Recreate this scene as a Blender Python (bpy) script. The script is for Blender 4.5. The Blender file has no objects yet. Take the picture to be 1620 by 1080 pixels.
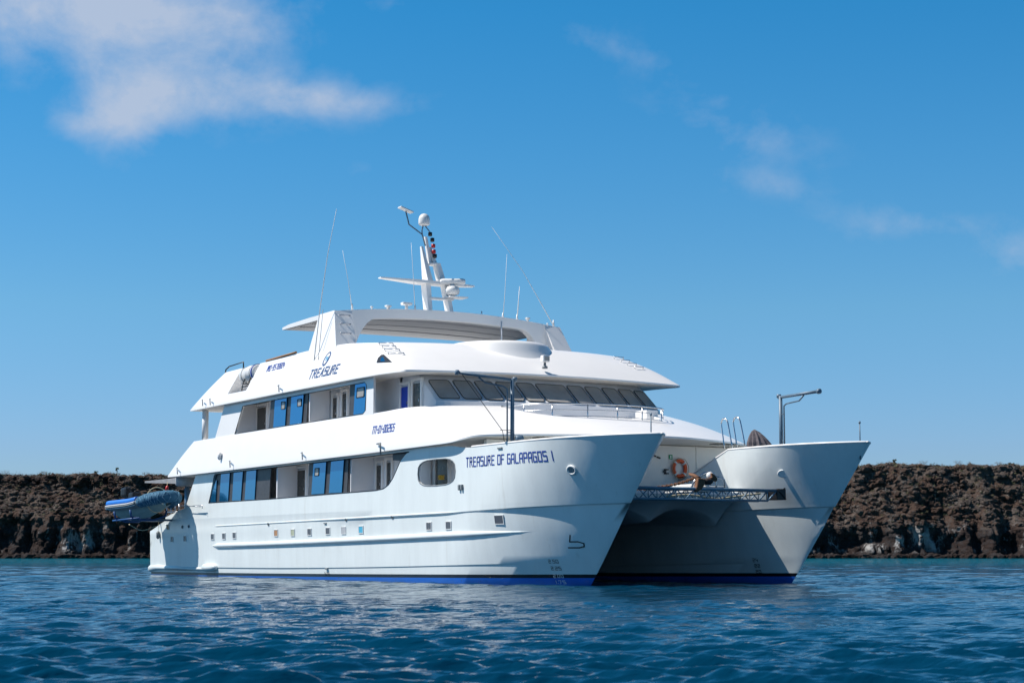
import bpy, bmesh, math, random
import numpy as np
from mathutils import Vector, Matrix, noise
R = math.radians
random.seed(7); rng = np.random.RandomState(5)
scene = bpy.context.scene
col = scene.collection

# ------------------------------------------------------------------ camera
F = 2800.0
VA = R(150.0)
PITCH = R(6.873)
CAM = Vector((54.483, -39.353, 1.10))
V2 = Vector((math.cos(VA), math.sin(VA), 0)); RT = Vector((math.sin(VA), -math.cos(VA), 0))
FW = V2*math.cos(PITCH) + Vector((0, 0, math.sin(PITCH)))
CU = FW.cross(RT)*-1.0
cd = bpy.data.cameras.new("camera"); cam = bpy.data.objects.new("camera", cd); col.objects.link(cam)
cd.sensor_width = 36; cd.lens = F/1620*36; cd.clip_start = 0.5; cd.clip_end = 20000
cam.matrix_world = Matrix(((RT.x, CU.x, -FW.x, CAM.x), (RT.y, CU.y, -FW.y, CAM.y), (RT.z, CU.z, -FW.z, CAM.z), (0, 0, 0, 1)))
cd.dof.use_dof = True; cd.dof.focus_distance = 72; cd.dof.aperture_fstop = 2.8
scene.camera = cam
scene.render.resolution_x = 1024; scene.render.resolution_y = 682

# ------------------------------------------------------------------ light
SUN_EL, SUN_AFT = 54.0, 33.0
sd = Vector((-math.cos(R(SUN_EL))*math.sin(R(SUN_AFT)), -math.cos(R(SUN_EL))*math.cos(R(SUN_AFT)), math.sin(R(SUN_EL))))
sun = bpy.data.lights.new("sun", 'SUN'); sun.energy = 4.9; sun.angle = R(0.5); sun.color = (1.0, 0.95, 0.885)
so = bpy.data.objects.new("sun", sun); col.objects.link(so); so.location = (0, 0, 60)
so.rotation_euler = sd.to_track_quat('Z', 'Y').to_euler()
scene.view_settings.view_transform = 'Standard'; scene.view_settings.look = 'None'
scene.view_settings.exposure = 0.42; scene.view_settings.gamma = 1.0

world = bpy.data.worlds.new("World"); scene.world = world; world.use_nodes = True
wt = world.node_tree; wt.nodes.clear()
def N(t, kind, **k):
    n = t.nodes.new(kind)
    for a, b in k.items():
        if a == 'inp':
            for i, v in b.items(): n.inputs[i].default_value = v
        else: setattr(n, a, b)
    return n
def L(t, a, b): t.links.new(a, b)
def M_(t, op, a, b=None, c=None, clamp=False):
    n = t.nodes.new('ShaderNodeMath'); n.operation = op; n.use_clamp = clamp
    for i, v in enumerate((a, b, c)):
        if v is None: continue
        if isinstance(v, (int, float)): n.inputs[i].default_value = v
        else: t.links.new(v, n.inputs[i])
    return n.outputs[0]
sky = N(wt, 'ShaderNodeTexSky', sky_type='NISHITA', sun_disc=False, sun_elevation=R(SUN_EL),
        sun_rotation=math.atan2(sd.x, sd.y), altitude=0, air_density=1.0, dust_density=0.3, ozone_density=2.5)
hsv = N(wt, 'ShaderNodeHueSaturation', inp={'Hue': 0.497, 'Saturation': 1.18, 'Value': 1.0})
L(wt, sky.outputs[0], hsv.inputs['Color'])
tc = N(wt, 'ShaderNodeTexCoord')
sz = N(wt, 'ShaderNodeSeparateXYZ'); L(wt, tc.outputs['Generated'], sz.inputs[0])
rp = N(wt, 'ShaderNodeValToRGB'); L(wt, sz.outputs['Z'], rp.inputs[0]); e_ = rp.color_ramp.elements
STOPS = [(0.0, (.56, .77, 1.2)), (.059, (.587, .80, 1.2)), (.137, (.62, .98, 1.18)), (.221, (.45, 1.03, 1.26)), (0.302, (.28, 1.05, 1.30)), (0.5, (.14, .50, .64)), (1.0, (.10, .40, .50))]
e_[0].position = 0; e_[1].position = 1
for i_, (p_, c_) in enumerate(STOPS):
    el = e_[0] if i_ == 0 else (e_[len(e_)-1] if i_ == len(STOPS)-1 else e_.new(p_))
    el.color = (c_[0]/1.4, c_[1]/1.4, c_[2]/1.4, 1)
tint = N(wt, 'ShaderNodeMixRGB', blend_type='MULTIPLY', inp={0: 1.0}); L(wt, hsv.outputs[0], tint.inputs[1]); L(wt, rp.outputs[0], tint.inputs[2])
def dot(v):
    n = N(wt, 'ShaderNodeVectorMath', operation='DOT_PRODUCT'); L(wt, tc.outputs['Generated'], n.inputs[0]); n.inputs[1].default_value = v
    return n.outputs['Value']
df = dot(FW); da = M_(wt, 'DIVIDE', dot(RT), df); db = M_(wt, 'DIVIDE', dot(CU), df)
nz = N(wt, 'ShaderNodeTexNoise', inp={'Scale': 17.0, 'Detail': 9.0, 'Roughness': 0.58, 'Distortion': 0.35})
mp = N(wt, 'ShaderNodeMapping'); mp.inputs['Scale'].default_value = (1, 1, 1.35); L(wt, tc.outputs['Generated'], mp.inputs['Vector']); L(wt, mp.outputs[0], nz.inputs['Vector'])
nz2 = N(wt, 'ShaderNodeTexNoise', inp={'Scale': 70.0, 'Detail': 6.0, 'Roughness': 0.6}); L(wt, mp.outputs[0], nz2.inputs['Vector'])
CLOUDS = [(160, -20, 215, 75, 1.1, 0), (215, 80, 150, 75, 1.0, 10), (190, 190, 75, 62, 1.0, 0), (385, 50, 105, 45, .7, 0), (330, 160, 120, 50, .8, 0), (470, 152, 110, 40, .72, 5), (590, 165, 95, 32, .55, 0), (20, 60, 45, 85, .55, 0),
          (100, 197, 40, 28, .56, 0), (960, 70, 120, 28, .50, 20), (1175, 205, 140, 55, .60, 15), (1215, 293, 100, 24, .52, 10), (1425, 352, 120, 33, .66, 0), (1610, 402, 85, 42, .74, 0), (590, 266, 42, 18, .46, 0), (655, 298, 38, 16, .45, 0), (600, 3, 150, 20, .42, 0)]
tot = None
for (u, v, ru, rv, s, ang) in CLOUDS:
    ca, sa = math.cos(R(ang)), math.sin(R(ang))
    x = M_(wt, 'SUBTRACT', da, (u-810)/F); y = M_(wt, 'SUBTRACT', db, (540-v)/F)
    xr = M_(wt, 'ADD', M_(wt, 'MULTIPLY', x, ca*F/ru), M_(wt, 'MULTIPLY', y, -sa*F/ru))
    yr = M_(wt, 'ADD', M_(wt, 'MULTIPLY', x, sa*F/rv), M_(wt, 'MULTIPLY', y, ca*F/rv))
    q = M_(wt, 'ADD', M_(wt, 'MULTIPLY', xr, xr), M_(wt, 'MULTIPLY', yr, yr))
    g = M_(wt, 'MULTIPLY', M_(wt, 'POWER', 2.718, M_(wt, 'MULTIPLY', q, -0.9)), s)
    tot = g if tot is None else M_(wt, 'ADD', tot, g)
tot = M_(wt, 'MINIMUM', tot, 1.45)
dn = M_(wt, 'ADD', M_(wt, 'MULTIPLY', M_(wt, 'SUBTRACT', nz.outputs['Fac'], 0.5), 2.0), M_(wt, 'MULTIPLY', M_(wt, 'SUBTRACT', nz2.outputs['Fac'], 0.5), 0.8))
den = M_(wt, 'MULTIPLY', M_(wt, 'ADD', M_(wt, 'SUBTRACT', tot, 0.32), dn), 0.85, clamp=True)
den = M_(wt, 'MULTIPLY', M_(wt, 'MULTIPLY', den, M_(wt, 'MULTIPLY', tot, 1.0, clamp=True)), 1.0, clamp=True)
den = M_(wt, 'MULTIPLY', den, M_(wt, 'GREATER_THAN', df, 0.2))
mixc = N(wt, 'ShaderNodeMixRGB'); L(wt, M_(wt, 'MULTIPLY', den, 0.80), mixc.inputs[0]); L(wt, tint.outputs[0], mixc.inputs[1]); mixc.inputs[2].default_value = (3.75, 4.2, 5.1, 1)
bg = N(wt, 'ShaderNodeBackground', inp={'Strength': 0.1046}); L(wt, mixc.outputs[0], bg.inputs[0])
wo = N(wt, 'ShaderNodeOutputWorld'); L(wt, bg.outputs[0], wo.inputs[0])

# ------------------------------------------------------------------ helpers
def at(u, v, **k):
    """point of the boat seen at photo pixel (u, v) on the plane x=, y= or z= (boat metres)"""
    d = FW*F + RT*(u-810) - CU*(v-540)
    (a, val), = k.items(); i = 'xyz'.index(a)
    return CAM + d*((val-CAM[i])/d[i])

def mat(name, c, rough=0.5, metal=0.0, coat=0.0, var=0.0, vscale=1.0, bump=0.0, bscale=8.0, spec=0.5, stretch=(1, 1, 1)):
    m = bpy.data.materials.new(name); m.use_nodes = True; t = m.node_tree
    b = t.nodes['Principled BSDF']
    b.inputs['Base Color'].default_value = (*c, 1); b.inputs['Roughness'].default_value = rough
    b.inputs['Metallic'].default_value = metal; b.inputs['Coat Weight'].default_value = coat; b.inputs['Specular IOR Level'].default_value = spec
    geo = N(t, 'ShaderNodeNewGeometry'); mpn = N(t, 'ShaderNodeMapping'); mpn.inputs['Scale'].default_value = stretch; L(t, geo.outputs['Position'], mpn.inputs['Vector'])
    if var > 0:
        n = N(t, 'ShaderNodeTexNoise', inp={'Scale': vscale, 'Detail': 6.0, 'Roughness': 0.6}); L(t, mpn.outputs[0], n.inputs['Vector'])
        mr = N(t, 'ShaderNodeMapRange', inp={1: 0.3, 2: 0.7, 3: 1-var, 4: 1+var}); L(t, n.outputs['Fac'], mr.inputs[0])
        mx = N(t, 'ShaderNodeMixRGB', blend_type='MULTIPLY', inp={0: 1.0, 1: (*c, 1)}); L(t, mr.outputs[0], mx.inputs[2]); L(t, mx.outputs[0], b.inputs['Base Color'])
    if bump > 0:
        n = N(t, 'ShaderNodeTexNoise', inp={'Scale': bscale, 'Detail': 4.0}); L(t, mpn.outputs[0], n.inputs['Vector'])
        bp = N(t, 'ShaderNodeBump', inp={'Strength': 0.5, 'Distance': bump}); L(t, n.outputs['Fac'], bp.inputs['Height']); L(t, bp.outputs[0], b.inputs['Normal'])
    return m

def new_obj(name, me, parent=None, m=None):
    o = bpy.data.objects.new(name, me); col.objects.link(o)
    if parent: o.parent = parent
    if m:
        for k in (m if isinstance(m, (list, tuple)) else [m]): me.materials.append(k)
    return o

class MB:
    """collects shapes into ONE mesh"""
    def __init__(s): s.bm = bmesh.new()
    def box(s, c, size, rot=None, mi=0, bev=0.0):
        mtx = Matrix.Translation(c) @ (rot.to_4x4() if rot else Matrix()) @ Matrix.Diagonal((*size, 1))
        r = bmesh.ops.create_cube(s.bm, size=1, matrix=mtx)
        fs = {f for v in r['verts'] for f in v.link_faces}
        for f in fs: f.material_index = mi
        if bev:
            es = list({e for v in r['verts'] for e in v.link_edges})
            bmesh.ops.bevel(s.bm, geom=es, offset=bev, segments=2, affect='EDGES', profile=.6)
        return s
    def tube(s, pts, r, seg=8, mi=0, closed=False):
        pts = [Vector(p) for p in pts]; n = len(pts); rings = []
        rr = r if isinstance(r, (list, tuple)) else [r]*n
        up = Vector((0, 0, 1)); prev = None
        for i, p in enumerate(pts):
            if closed: d = (pts[(i+1) % n]-pts[i-1]).normalized()
            else:
                d = Vector()
                if i > 0: d += (pts[i]-pts[i-1]).normalized()
                if i < n-1: d += (pts[i+1]-pts[i]).normalized()
                d = d.normalized() if d.length > 1e-6 else up
            a = prev if prev else (Vector((1, 0, 0)) if abs(d.z) > .9 else up)
            a = (a - d*a.dot(d)); a = a.normalized() if a.length > 1e-5 else d.orthogonal().normalized()
            prev = a; b = d.cross(a)
            rings.append([s.bm.verts.new(p + (a*math.cos(2*math.pi*k/seg)+b*math.sin(2*math.pi*k/seg))*rr[i]) for k in range(seg)])
        m = n if closed else n-1
        for i in range(m):
            A, B = rings[i], rings[(i+1) % n]
            for k in range(seg):
                f = s.bm.faces.new((A[k], A[(k+1) % seg], B[(k+1) % seg], B[k])); f.smooth = True; f.material_index = mi
        if not closed:
            for q in (rings[0][::-1], rings[-1]): f = s.bm.faces.new(q); f.material_index = mi
        return s
    def lathe(s, c, prof, seg=16, axis=(0, 0, 1), mi=0):
        q = Vector(axis).to_track_quat('Z', 'Y'); c = Vector(c); rings = []
        for r, h in prof:
            rings.append([s.bm.verts.new(c + q @ Vector((max(r, 1e-4)*math.cos(2*math.pi*k/seg), max(r, 1e-4)*math.sin(2*math.pi*k/seg), h))) for k in range(seg)])
        for A, B in zip(rings, rings[1:]):
            for k in range(seg):
                f = s.bm.faces.new((A[k], A[(k+1) % seg], B[(k+1) % seg], B[k])); f.smooth = True; f.material_index = mi
        for q2 in (rings[0][::-1], rings[-1]):
            f = s.bm.faces.new(q2); f.material_index = mi
        return s
    def prism(s, pts, vec, mi=0):
        """polygon (3D points) pushed along vec"""
        vec = Vector(vec); a = [s.bm.verts.new(Vector(p)) for p in pts]; b = [s.bm.verts.new(Vector(p)+vec) for p in pts]
        n = len(pts); fs = [s.bm.faces.new(a), s.bm.faces.new(b[::-1])]
        for i in range(n): fs.append(s.bm.faces.new((a[i], b[i], b[(i+1) % n], a[(i+1) % n])))
        for f in fs: f.material_index = mi
        bmesh.ops.recalc_face_normals(s.bm, faces=fs)
        return s
    def plate(s, outer, holes, y, th, mi=0):
        """wall in the xz plane with openings cut right through"""
        es = []; old = set(s.bm.faces)
        for lp in [outer]+holes:
            vs = [s.bm.verts.new((p[0], y, p[1])) for p in lp]
            es += [s.bm.edges.new((vs[i], vs[(i+1) % len(vs)])) for i in range(len(vs))]
        r = bmesh.ops.triangle_fill(s.bm, edges=es, use_beauty=True)
        fs = [g for g in r['geom'] if isinstance(g, bmesh.types.BMFace)]
        e = bmesh.ops.extrude_face_region(s.bm, geom=fs, use_keep_orig=True)
        bmesh.ops.translate(s.bm, verts=[g for g in e['geom'] if isinstance(g, bmesh.types.BMVert)], vec=(0, th, 0))
        nf = [f for f in s.bm.faces if f not in old]
        for f in nf: f.material_index = mi
        bmesh.ops.recalc_face_normals(s.bm, faces=nf)
        return s
    def grid(s, rows, smooth=True, mi=0, closed=False):
        vr = [[s.bm.verts.new(Vector(p)) for p in r] for r in rows]; fs = []
        for A, B in zip(vr, vr[1:]):
            n = len(A)
            for k in range(n if closed else n-1):
                try:
                    f = s.bm.faces.new((A[k], A[(k+1) % n], B[(k+1) % n], B[k])); f.smooth = smooth; f.material_index = mi; fs.append(f)
                except ValueError: pass
        return fs
    def build(s, name, m, parent=None, merge=0.0, recalc=False):
        if merge: bmesh.ops.remove_doubles(s.bm, verts=s.bm.verts, dist=merge)
        if recalc or name not in ('lettering', 'draft_mark', 'emblem', 'island_cliff'): bmesh.ops.recalc_face_normals(s.bm, faces=s.bm.faces)
        me = bpy.data.meshes.new(name); s.bm.to_mesh(me); s.bm.free()
        return new_obj(name, me, parent, m)

def hexa(mb, a, b):
    A = [mb.bm.verts.new(p) for p in a]; B = [mb.bm.verts.new(p) for p in b]
    fs = [mb.bm.faces.new(A[::-1]), mb.bm.faces.new(B)]+[mb.bm.faces.new((A[i], A[(i+1) % 4], B[(i+1) % 4], B[i])) for i in range(4)]
    bmesh.ops.recalc_face_normals(mb.bm, faces=fs)

def sharp(o, deg=35):
    me = o.data; bm = bmesh.new(); bm.from_mesh(me)
    for e in bm.edges:
        if len(e.link_faces) == 2 and e.calc_face_angle(0) > R(deg): e.smooth = False
    for f in bm.faces: f.smooth = True
    bm.to_mesh(me); bm.free()

def empty(name, loc, label=None, cat=None, group=None):
    o = bpy.data.objects.new(name, None); col.objects.link(o); o.location = loc; o.empty_display_size = .5
    tag(o, label, cat, group); return o
def tag(o, label=None, cat=None, group=None, kind=None):
    if label: o['label'] = label
    if cat: o['category'] = cat
    if group: o['group'] = group
    if kind: o['kind'] = kind
    return o
def localise(o, loc):
    """parts are modelled in boat metres; give the thing its origin at its base"""
    loc = Vector(loc); o.location = loc
    for ch in o.children: ch.location = ch.location - loc

# ------------------------------------------------------------------ materials
GEL = mat('white_superstructure_paint', (.83, .815, .80), .38, coat=.25, var=.02, vscale=.7, bump=.006, bscale=.9)
CREAM = mat('cream_soffit_paint', (.80, .76, .70), .5, var=.04, vscale=.8)
INT = mat('inner_bulkhead_paint', (.74, .74, .76), .45, var=.03, vscale=1.5)
DKFR = mat('dark_window_surround', (.055, .055, .06), .45, var=.25, vscale=6)
NAVY = mat('navy_lettering', (.008, .045, .32), .5)
BLACK = mat('black_paint', (.012, .012, .014), .4)
BLUEG = mat('blue_mirror_glass', (.02, .23, .47), .06, metal=.75, spec=.8, bump=.004, bscale=1.2)
GREYG = mat('tinted_bridge_glass', (.33, .31, .285), .16, spec=.5, var=.15, vscale=1.2)
DARKG = mat('dark_doorway_glass', (.05, .045, .038), .25, var=.35, vscale=2)
STEEL = mat('stainless_steel', (.55, .56, .58), .25, metal=1.0)
GREYM = mat('grey_painted_steel', (.10, .16, .22), .45, var=.15, vscale=4)
ALU = mat('blue_grey_truss_paint', (.16, .25, .33), .42, metal=.3, var=.2, vscale=5)
RUST = mat('rusty_iron', (.16, .075, .04), .85, var=.5, vscale=9, bump=.02, bscale=14)
BLUEP = mat('bright_blue_fabric', (.01, .17, .62), .5, var=.06, vscale=4)
GREYR = mat('grey_rubber_tube', (.20, .225, .24), .55, var=.1, vscale=5)
PALE = mat('pale_fibreglass_keel', (.36, .44, .42), .5, var=.1, vscale=3)
NET = mat('dark_blue_rope_net', (.02, .11, .20), .8, bump=.05, bscale=16)
ROPE = mat('tan_rope', (.45, .38, .26), .9)
ORANGE = mat('orange_vinyl', (.72, .10, .02), .5, var=.12, vscale=12)
RED = mat('red_plastic', (.5, .02, .02), .4)
GREEN = mat('green_plastic', (.01, .25, .09), .5)
WOOD = mat('varnished_wood', (.30, .15, .06), .5, var=.2, vscale=8, stretch=(.3, 3, 3))
TARP = mat('grey_brown_tarpaulin', (.105, .09, .10), .85, var=.25, vscale=5, bump=.03, bscale=5)
YELLOW = mat('yellow_plastic', (.7, .42, .03), .5)
CANW = mat('white_fibreglass', (.74, .74, .73), .35, coat=.2, var=.06, vscale=5)

def hull_material():
    m = bpy.data.materials.new('hull_paint_with_boot_stripe'); m.use_nodes = True; t = m.node_tree; b = t.nodes['Principled BSDF']
    b.inputs['Roughness'].default_value = .33; b.inputs['Coat Weight'].default_value = .3
    geo = N(t, 'ShaderNodeNewGeometry'); sp = N(t, 'ShaderNodeSeparateXYZ'); L(t, geo.outputs['Position'], sp.inputs[0])
    mpn = N(t, 'ShaderNodeMapping'); mpn.inputs['Scale'].default_value = (1.1, 1.1, .22); L(t, geo.outputs['Position'], mpn.inputs[0])
    n1 = N(t, 'ShaderNodeTexNoise', inp={'Scale': 1.1, 'Detail': 7.0, 'Roughness': .62}); L(t, mpn.outputs[0], n1.inputs[0])
    n2 = N(t, 'ShaderNodeTexNoise', inp={'Scale': .35, 'Detail': 3.0}); L(t, geo.outputs['Position'], n2.inputs[0])
    r1 = N(t, 'ShaderNodeMapRange', inp={1: .3, 2: .7, 3: .93, 4: 1.04}); L(t, n1.outputs[0], r1.inputs[0])
    mx = N(t, 'ShaderNodeMixRGB', blend_type='MULTIPLY', inp={0: 1.0, 1: (.745, .79, .785, 1)}); L(t, r1.outputs[0], mx.inputs[2])
    mp4 = N(t, 'ShaderNodeMapping'); mp4.inputs['Scale'].default_value = (2.6, 2.6, .16); L(t, geo.outputs['Position'], mp4.inputs[0])
    n4 = N(t, 'ShaderNodeTexNoise', inp={'Scale': 1.0, 'Detail': 5.0, 'Roughness': .7}); L(t, mp4.outputs[0], n4.inputs[0])
    st = N(t, 'ShaderNodeMapRange', inp={1: .60, 2: .78, 3: 0, 4: .30}); L(t, n4.outputs[0], st.inputs[0])
    ms = N(t, 'ShaderNodeMixRGB'); L(t, st.outputs[0], ms.inputs[0]); L(t, mx.outputs[0], ms.inputs[1]); ms.inputs[2].default_value = (.42, .38, .31, 1); mx = ms
    # grime low on the side
    low = N(t, 'ShaderNodeMapRange', inp={1: .9, 2: .1, 3: 0, 4: 1}); L(t, sp.outputs['Z'], low.inputs[0])
    gr = M_(t, 'MULTIPLY', M_(t, 'MULTIPLY', low.outputs[0], n1.outputs[0]), .22)
    mg = N(t, 'ShaderNodeMixRGB'); L(t, gr, mg.inputs[0]); L(t, mx.outputs[0], mg.inputs[1]); mg.inputs[2].default_value = (.42, .47, .40, 1)
    # boot top rises towards the bow
    u = M_(t, 'POWER', M_(t, 'MULTIPLY', M_(t, 'ADD', sp.outputs['X'], 43.5), 1/43.5, clamp=True), 1.6)
    zb = M_(t, 'ADD', M_(t, 'MULTIPLY', u, .24), .17); zu = M_(t, 'ADD', M_(t, 'MULTIPLY', u, .25), .03)
    isb = M_(t, 'LESS_THAN', sp.outputs['Z'], zb); isu = M_(t, 'LESS_THAN', sp.outputs['Z'], zu)
    m1 = N(t, 'ShaderNodeMixRGB'); L(t, isb, m1.inputs[0]); L(t, mg.outputs[0], m1.inputs[1]); m1.inputs[2].default_value = (.008, .008, .012, 1)
    m2 = N(t, 'ShaderNodeMixRGB'); L(t, isu, m2.inputs[0]); L(t, m1.outputs[0], m2.inputs[1]); m2.inputs[2].default_value = (.008, .12, .56, 1)
    sc = N(t, 'ShaderNodeTexNoise', inp={'Scale': 3.5, 'Detail': 6.0, 'Roughness': .65}); L(t, geo.outputs['Position'], sc.inputs[0])
    wl = N(t, 'ShaderNodeMapRange', inp={1: .26, 2: -.02, 3: 0, 4: 1}); L(t, M_(t, 'ADD', sp.outputs['Z'], M_(t, 'MULTIPLY', M_(t, 'SUBTRACT', sc.outputs[0], .5), .35)), wl.inputs[0])
    m3 = N(t, 'ShaderNodeMixRGB'); L(t, M_(t, 'MULTIPLY', wl.outputs[0], .35), m3.inputs[0]); L(t, m2.outputs[0], m3.inputs[1]); m3.inputs[2].default_value = (.035, .06, .06, 1)
    L(t, m3.outputs[0], b.inputs['Base Color'])
    bp = N(t, 'ShaderNodeBump', inp={'Strength': .6, 'Distance': .022}); L(t, M_(t, 'ADD', n2.outputs[0], M_(t, 'MULTIPLY', n1.outputs[0], .6)), bp.inputs['Height']); L(t, bp.outputs[0], b.inputs['Normal'])
    return m
HULL = hull_material()

# ------------------------------------------------------------------ sea
def build_sea():
    th = np.concatenate([np.linspace(-180, -42, 36)[:-1], np.linspace(-42, -21, 150)[:-1], np.linspace(-21, 21, 760), np.linspace(21, 42, 150)[1:], np.linspace(42, 180, 36)[1:-1]])
    th = np.radians(th); nt = len(th)
    r = [1.0]
    while r[-1] < 9: r.append(r[-1]*1.02)
    while r[-1] < 300: r.append(r[-1]*1.0042)
    while r[-1] < 9000: r.append(r[-1]*1.03)
    r = np.array(r); nr = len(r)
    T, RR = np.meshgrid(th, r)
    a0 = VA - T
    X = CAM.x + RR*np.cos(a0); Y = CAM.y + RR*np.sin(a0)
    dth = np.gradient(th)[None, :]; drr = np.gradient(r)[:, None]
    res = np.maximum(np.maximum(RR*dth, drr*np.ones_like(T)), 1e-3)
    Z = np.zeros_like(X); DX = np.zeros_like(X); DY = np.zeros_like(X)
    base = VA + math.pi + R(6)   # waves run roughly towards the camera
    for i in range(90):
        lam = 0.22*(5.0/0.22)**((i+rng.rand())/90.0)
        amp = 0.0068*lam**0.66*(0.5+rng.rand())
        if lam < .7: amp *= 1.3
        if lam > .9: amp *= (.9/lam)**.6
        ang = base + rng.normal(0, .42); k = 2*math.pi/lam; ph = rng.rand()*6.283
        w = np.clip((lam/res-2.2)/2.5, 0, 1)
        p = k*(X*math.cos(ang)+Y*math.sin(ang)) + ph + .9*np.sin(X*.11*(1+i % 3)+i)+.9*np.sin(Y*.13*(1+i % 4)+2*i)
        A = amp*w
        Z += A*np.cos(p); DX -= .5*A*np.sin(p)*math.cos(ang); DY -= .5*A*np.sin(p)*math.sin(ang)
    # gusts: patches of rougher and calmer water
    g = .8+.35*np.sin(X*.07+Y*.05+1)*np.sin(Y*.09-X*.03)+.2*np.sin(X*.21-Y*.17)
    Z *= g; DX *= g; DY *= g
    co = np.stack([X+DX, Y+DY, Z], -1).reshape(-1, 3).astype(np.float32)
    i = np.arange(nr-1)[:, None]*nt; j = np.arange(nt)[None, :]; j2 = (j+1) % nt
    f = np.stack([i+j, i+j2, i+nt+j2, i+nt+j], -1).reshape(-1, 4)
    cen = np.array([[CAM.x, CAM.y, 0]], np.float32); ci = len(co)
    co = np.concatenate([co, cen])
    tri = np.stack([np.full(nt, ci), (np.arange(nt)+1) % nt, np.arange(nt)], -1)
    me = bpy.data.meshes.new('sea'); me.vertices.add(len(co)); me.vertices.foreach_set('co', co.ravel())
    nl = f.size+tri.size; me.loops.add(nl); me.polygons.add(len(f)+len(tri))
    me.loops.foreach_set('vertex_index', np.concatenate([f.ravel(), tri.ravel()]).astype(np.int32))
    ls = np.concatenate([np.arange(len(f))*4, len(f)*4+np.arange(len(tri))*3]).astype(np.int32)
    me.polygons.foreach_set('loop_start', ls)
    me.polygons.foreach_set('use_smooth', np.ones(len(ls), bool)); me.update(calc_edges=True); me.validate()
    m = bpy.data.materials.new('sea_water'); m.use_nodes = True; t = m.node_tree; b = t.nodes['Principled BSDF']
    b.inputs['Roughness'].default_value = .05; b.inputs['IOR'].default_value = 1.333; b.inputs['Specular IOR Level'].default_value = .24
    geo = N(t, 'ShaderNodeNewGeometry')
    sub = N(t, 'ShaderNodeVectorMath', operation='SUBTRACT'); L(t, geo.outputs['Position'], sub.inputs[0]); sub.inputs[1].default_value = CAM
    dv = N(t, 'ShaderNodeVectorMath', operation='DOT_PRODUCT'); L(t, sub.outputs[0], dv.inputs[0]); dv.inputs[1].default_value = V2
    # lighter, greener water over the shallows near the island
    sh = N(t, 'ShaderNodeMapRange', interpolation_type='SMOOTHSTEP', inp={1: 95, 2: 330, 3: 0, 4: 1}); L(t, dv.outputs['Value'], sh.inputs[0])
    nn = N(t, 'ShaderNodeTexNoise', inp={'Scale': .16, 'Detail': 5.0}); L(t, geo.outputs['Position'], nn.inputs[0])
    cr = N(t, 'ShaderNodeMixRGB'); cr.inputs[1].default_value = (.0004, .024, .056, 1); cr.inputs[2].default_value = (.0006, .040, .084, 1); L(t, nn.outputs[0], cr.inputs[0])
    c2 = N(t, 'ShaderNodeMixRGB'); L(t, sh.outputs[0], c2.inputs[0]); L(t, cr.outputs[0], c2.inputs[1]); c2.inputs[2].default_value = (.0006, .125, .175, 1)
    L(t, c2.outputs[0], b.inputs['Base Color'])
    mpn = N(t, 'ShaderNodeMapping'); mpn.inputs['Rotation'].default_value = (0, 0, -(VA)); mpn.inputs['Scale'].default_value = (1.6, .62, 1); L(t, geo.outputs['Position'], mpn.inputs[0])
    n1 = N(t, 'ShaderNodeTexNoise', inp={'Scale': 6.0, 'Detail': 4.0, 'Roughness': .45, 'Distortion': .3}); L(t, mpn.outputs[0], n1.inputs[0])
    n2 = N(t, 'ShaderNodeTexNoise', inp={'Scale': .6, 'Detail': 5.0, 'Roughness': .5, 'Distortion': .5}); L(t, mpn.outputs[0], n2.inputs[0])
    far = N(t, 'ShaderNodeMapRange', inp={1: 25, 2: 140, 3: .03, 4: 1.1}); L(t, dv.outputs['Value'], far.inputs[0])
    b1 = N(t, 'ShaderNodeBump', inp={'Strength': 1.0, 'Distance': .03}); L(t, n1.outputs[0], b1.inputs['Height'])
    b2 = N(t, 'ShaderNodeBump', inp={'Strength': .9}); L(t, n2.outputs[0], b2.inputs['Height']); L(t, far.outputs[0], b2.inputs['Distance']); L(t, b1.outputs[0], b2.inputs['Normal'])
    L(t, b2.outputs[0], b.inputs['Normal'])
    o = new_obj('sea', me, None, m); o['kind'] = 'structure'; o['label'] = 'deep blue choppy sea, turning teal towards the island'
build_sea()

# ------------------------------------------------------------------ island cliff
def fb(x, y, z, oct=4): return noise.fractal(Vector((x, y, z)), 1.0, 2.0, oct)
def vor(x, y, z):
    d, p = noise.voronoi(Vector((x, y, z)))
    return d[1]-d[0], d[0]
def isl(Lx, D, z): return CAM + RT*Lx + V2*D + Vector((0, 0, z-CAM.z))
def top_z(Lx): return (28.9 if Lx < 0 else 31.0) + 1.1*fb(Lx*.02, 3, 1) + (1.6 if Lx > 0 else 0)*max(0, 1-abs(Lx-150)/90) + .9*fb(Lx*.10, 8, 3) + .5*fb(Lx*.35, 2, 6)
def cliff_profile(Lx, s):
    """s 0..1 from water edge to plateau -> (distance, height) before rough detail"""
    zt = top_z(Lx)
    lo = 11.5+2.5*fb(Lx*.03, 7, 2) + (2.5 if Lx < 0 else 0)
    sc = (5.5 if Lx < 0 else 2.2)*(.7+.6*fb(Lx*.05, 1, 9))
    sc = max(.8, sc)
    pts = [(-4, -1.0), (0, .5), (3.0, lo*.55), (4.5, lo), (22, zt-sc), (24.5, zt-.4), (40, zt+.2), (120, zt+1.0)]
    ss = [0, .04, .26, .45, .80, .93, .97, 1]
    for i in range(7):
        if s <= ss[i+1]:
            f = (s-ss[i])/(ss[i+1]-ss[i]); a, b = pts[i], pts[i+1]
            return a[0]+(b[0]-a[0])*f, a[1]+(b[1]-a[1])*f
    return pts[-1]
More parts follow.
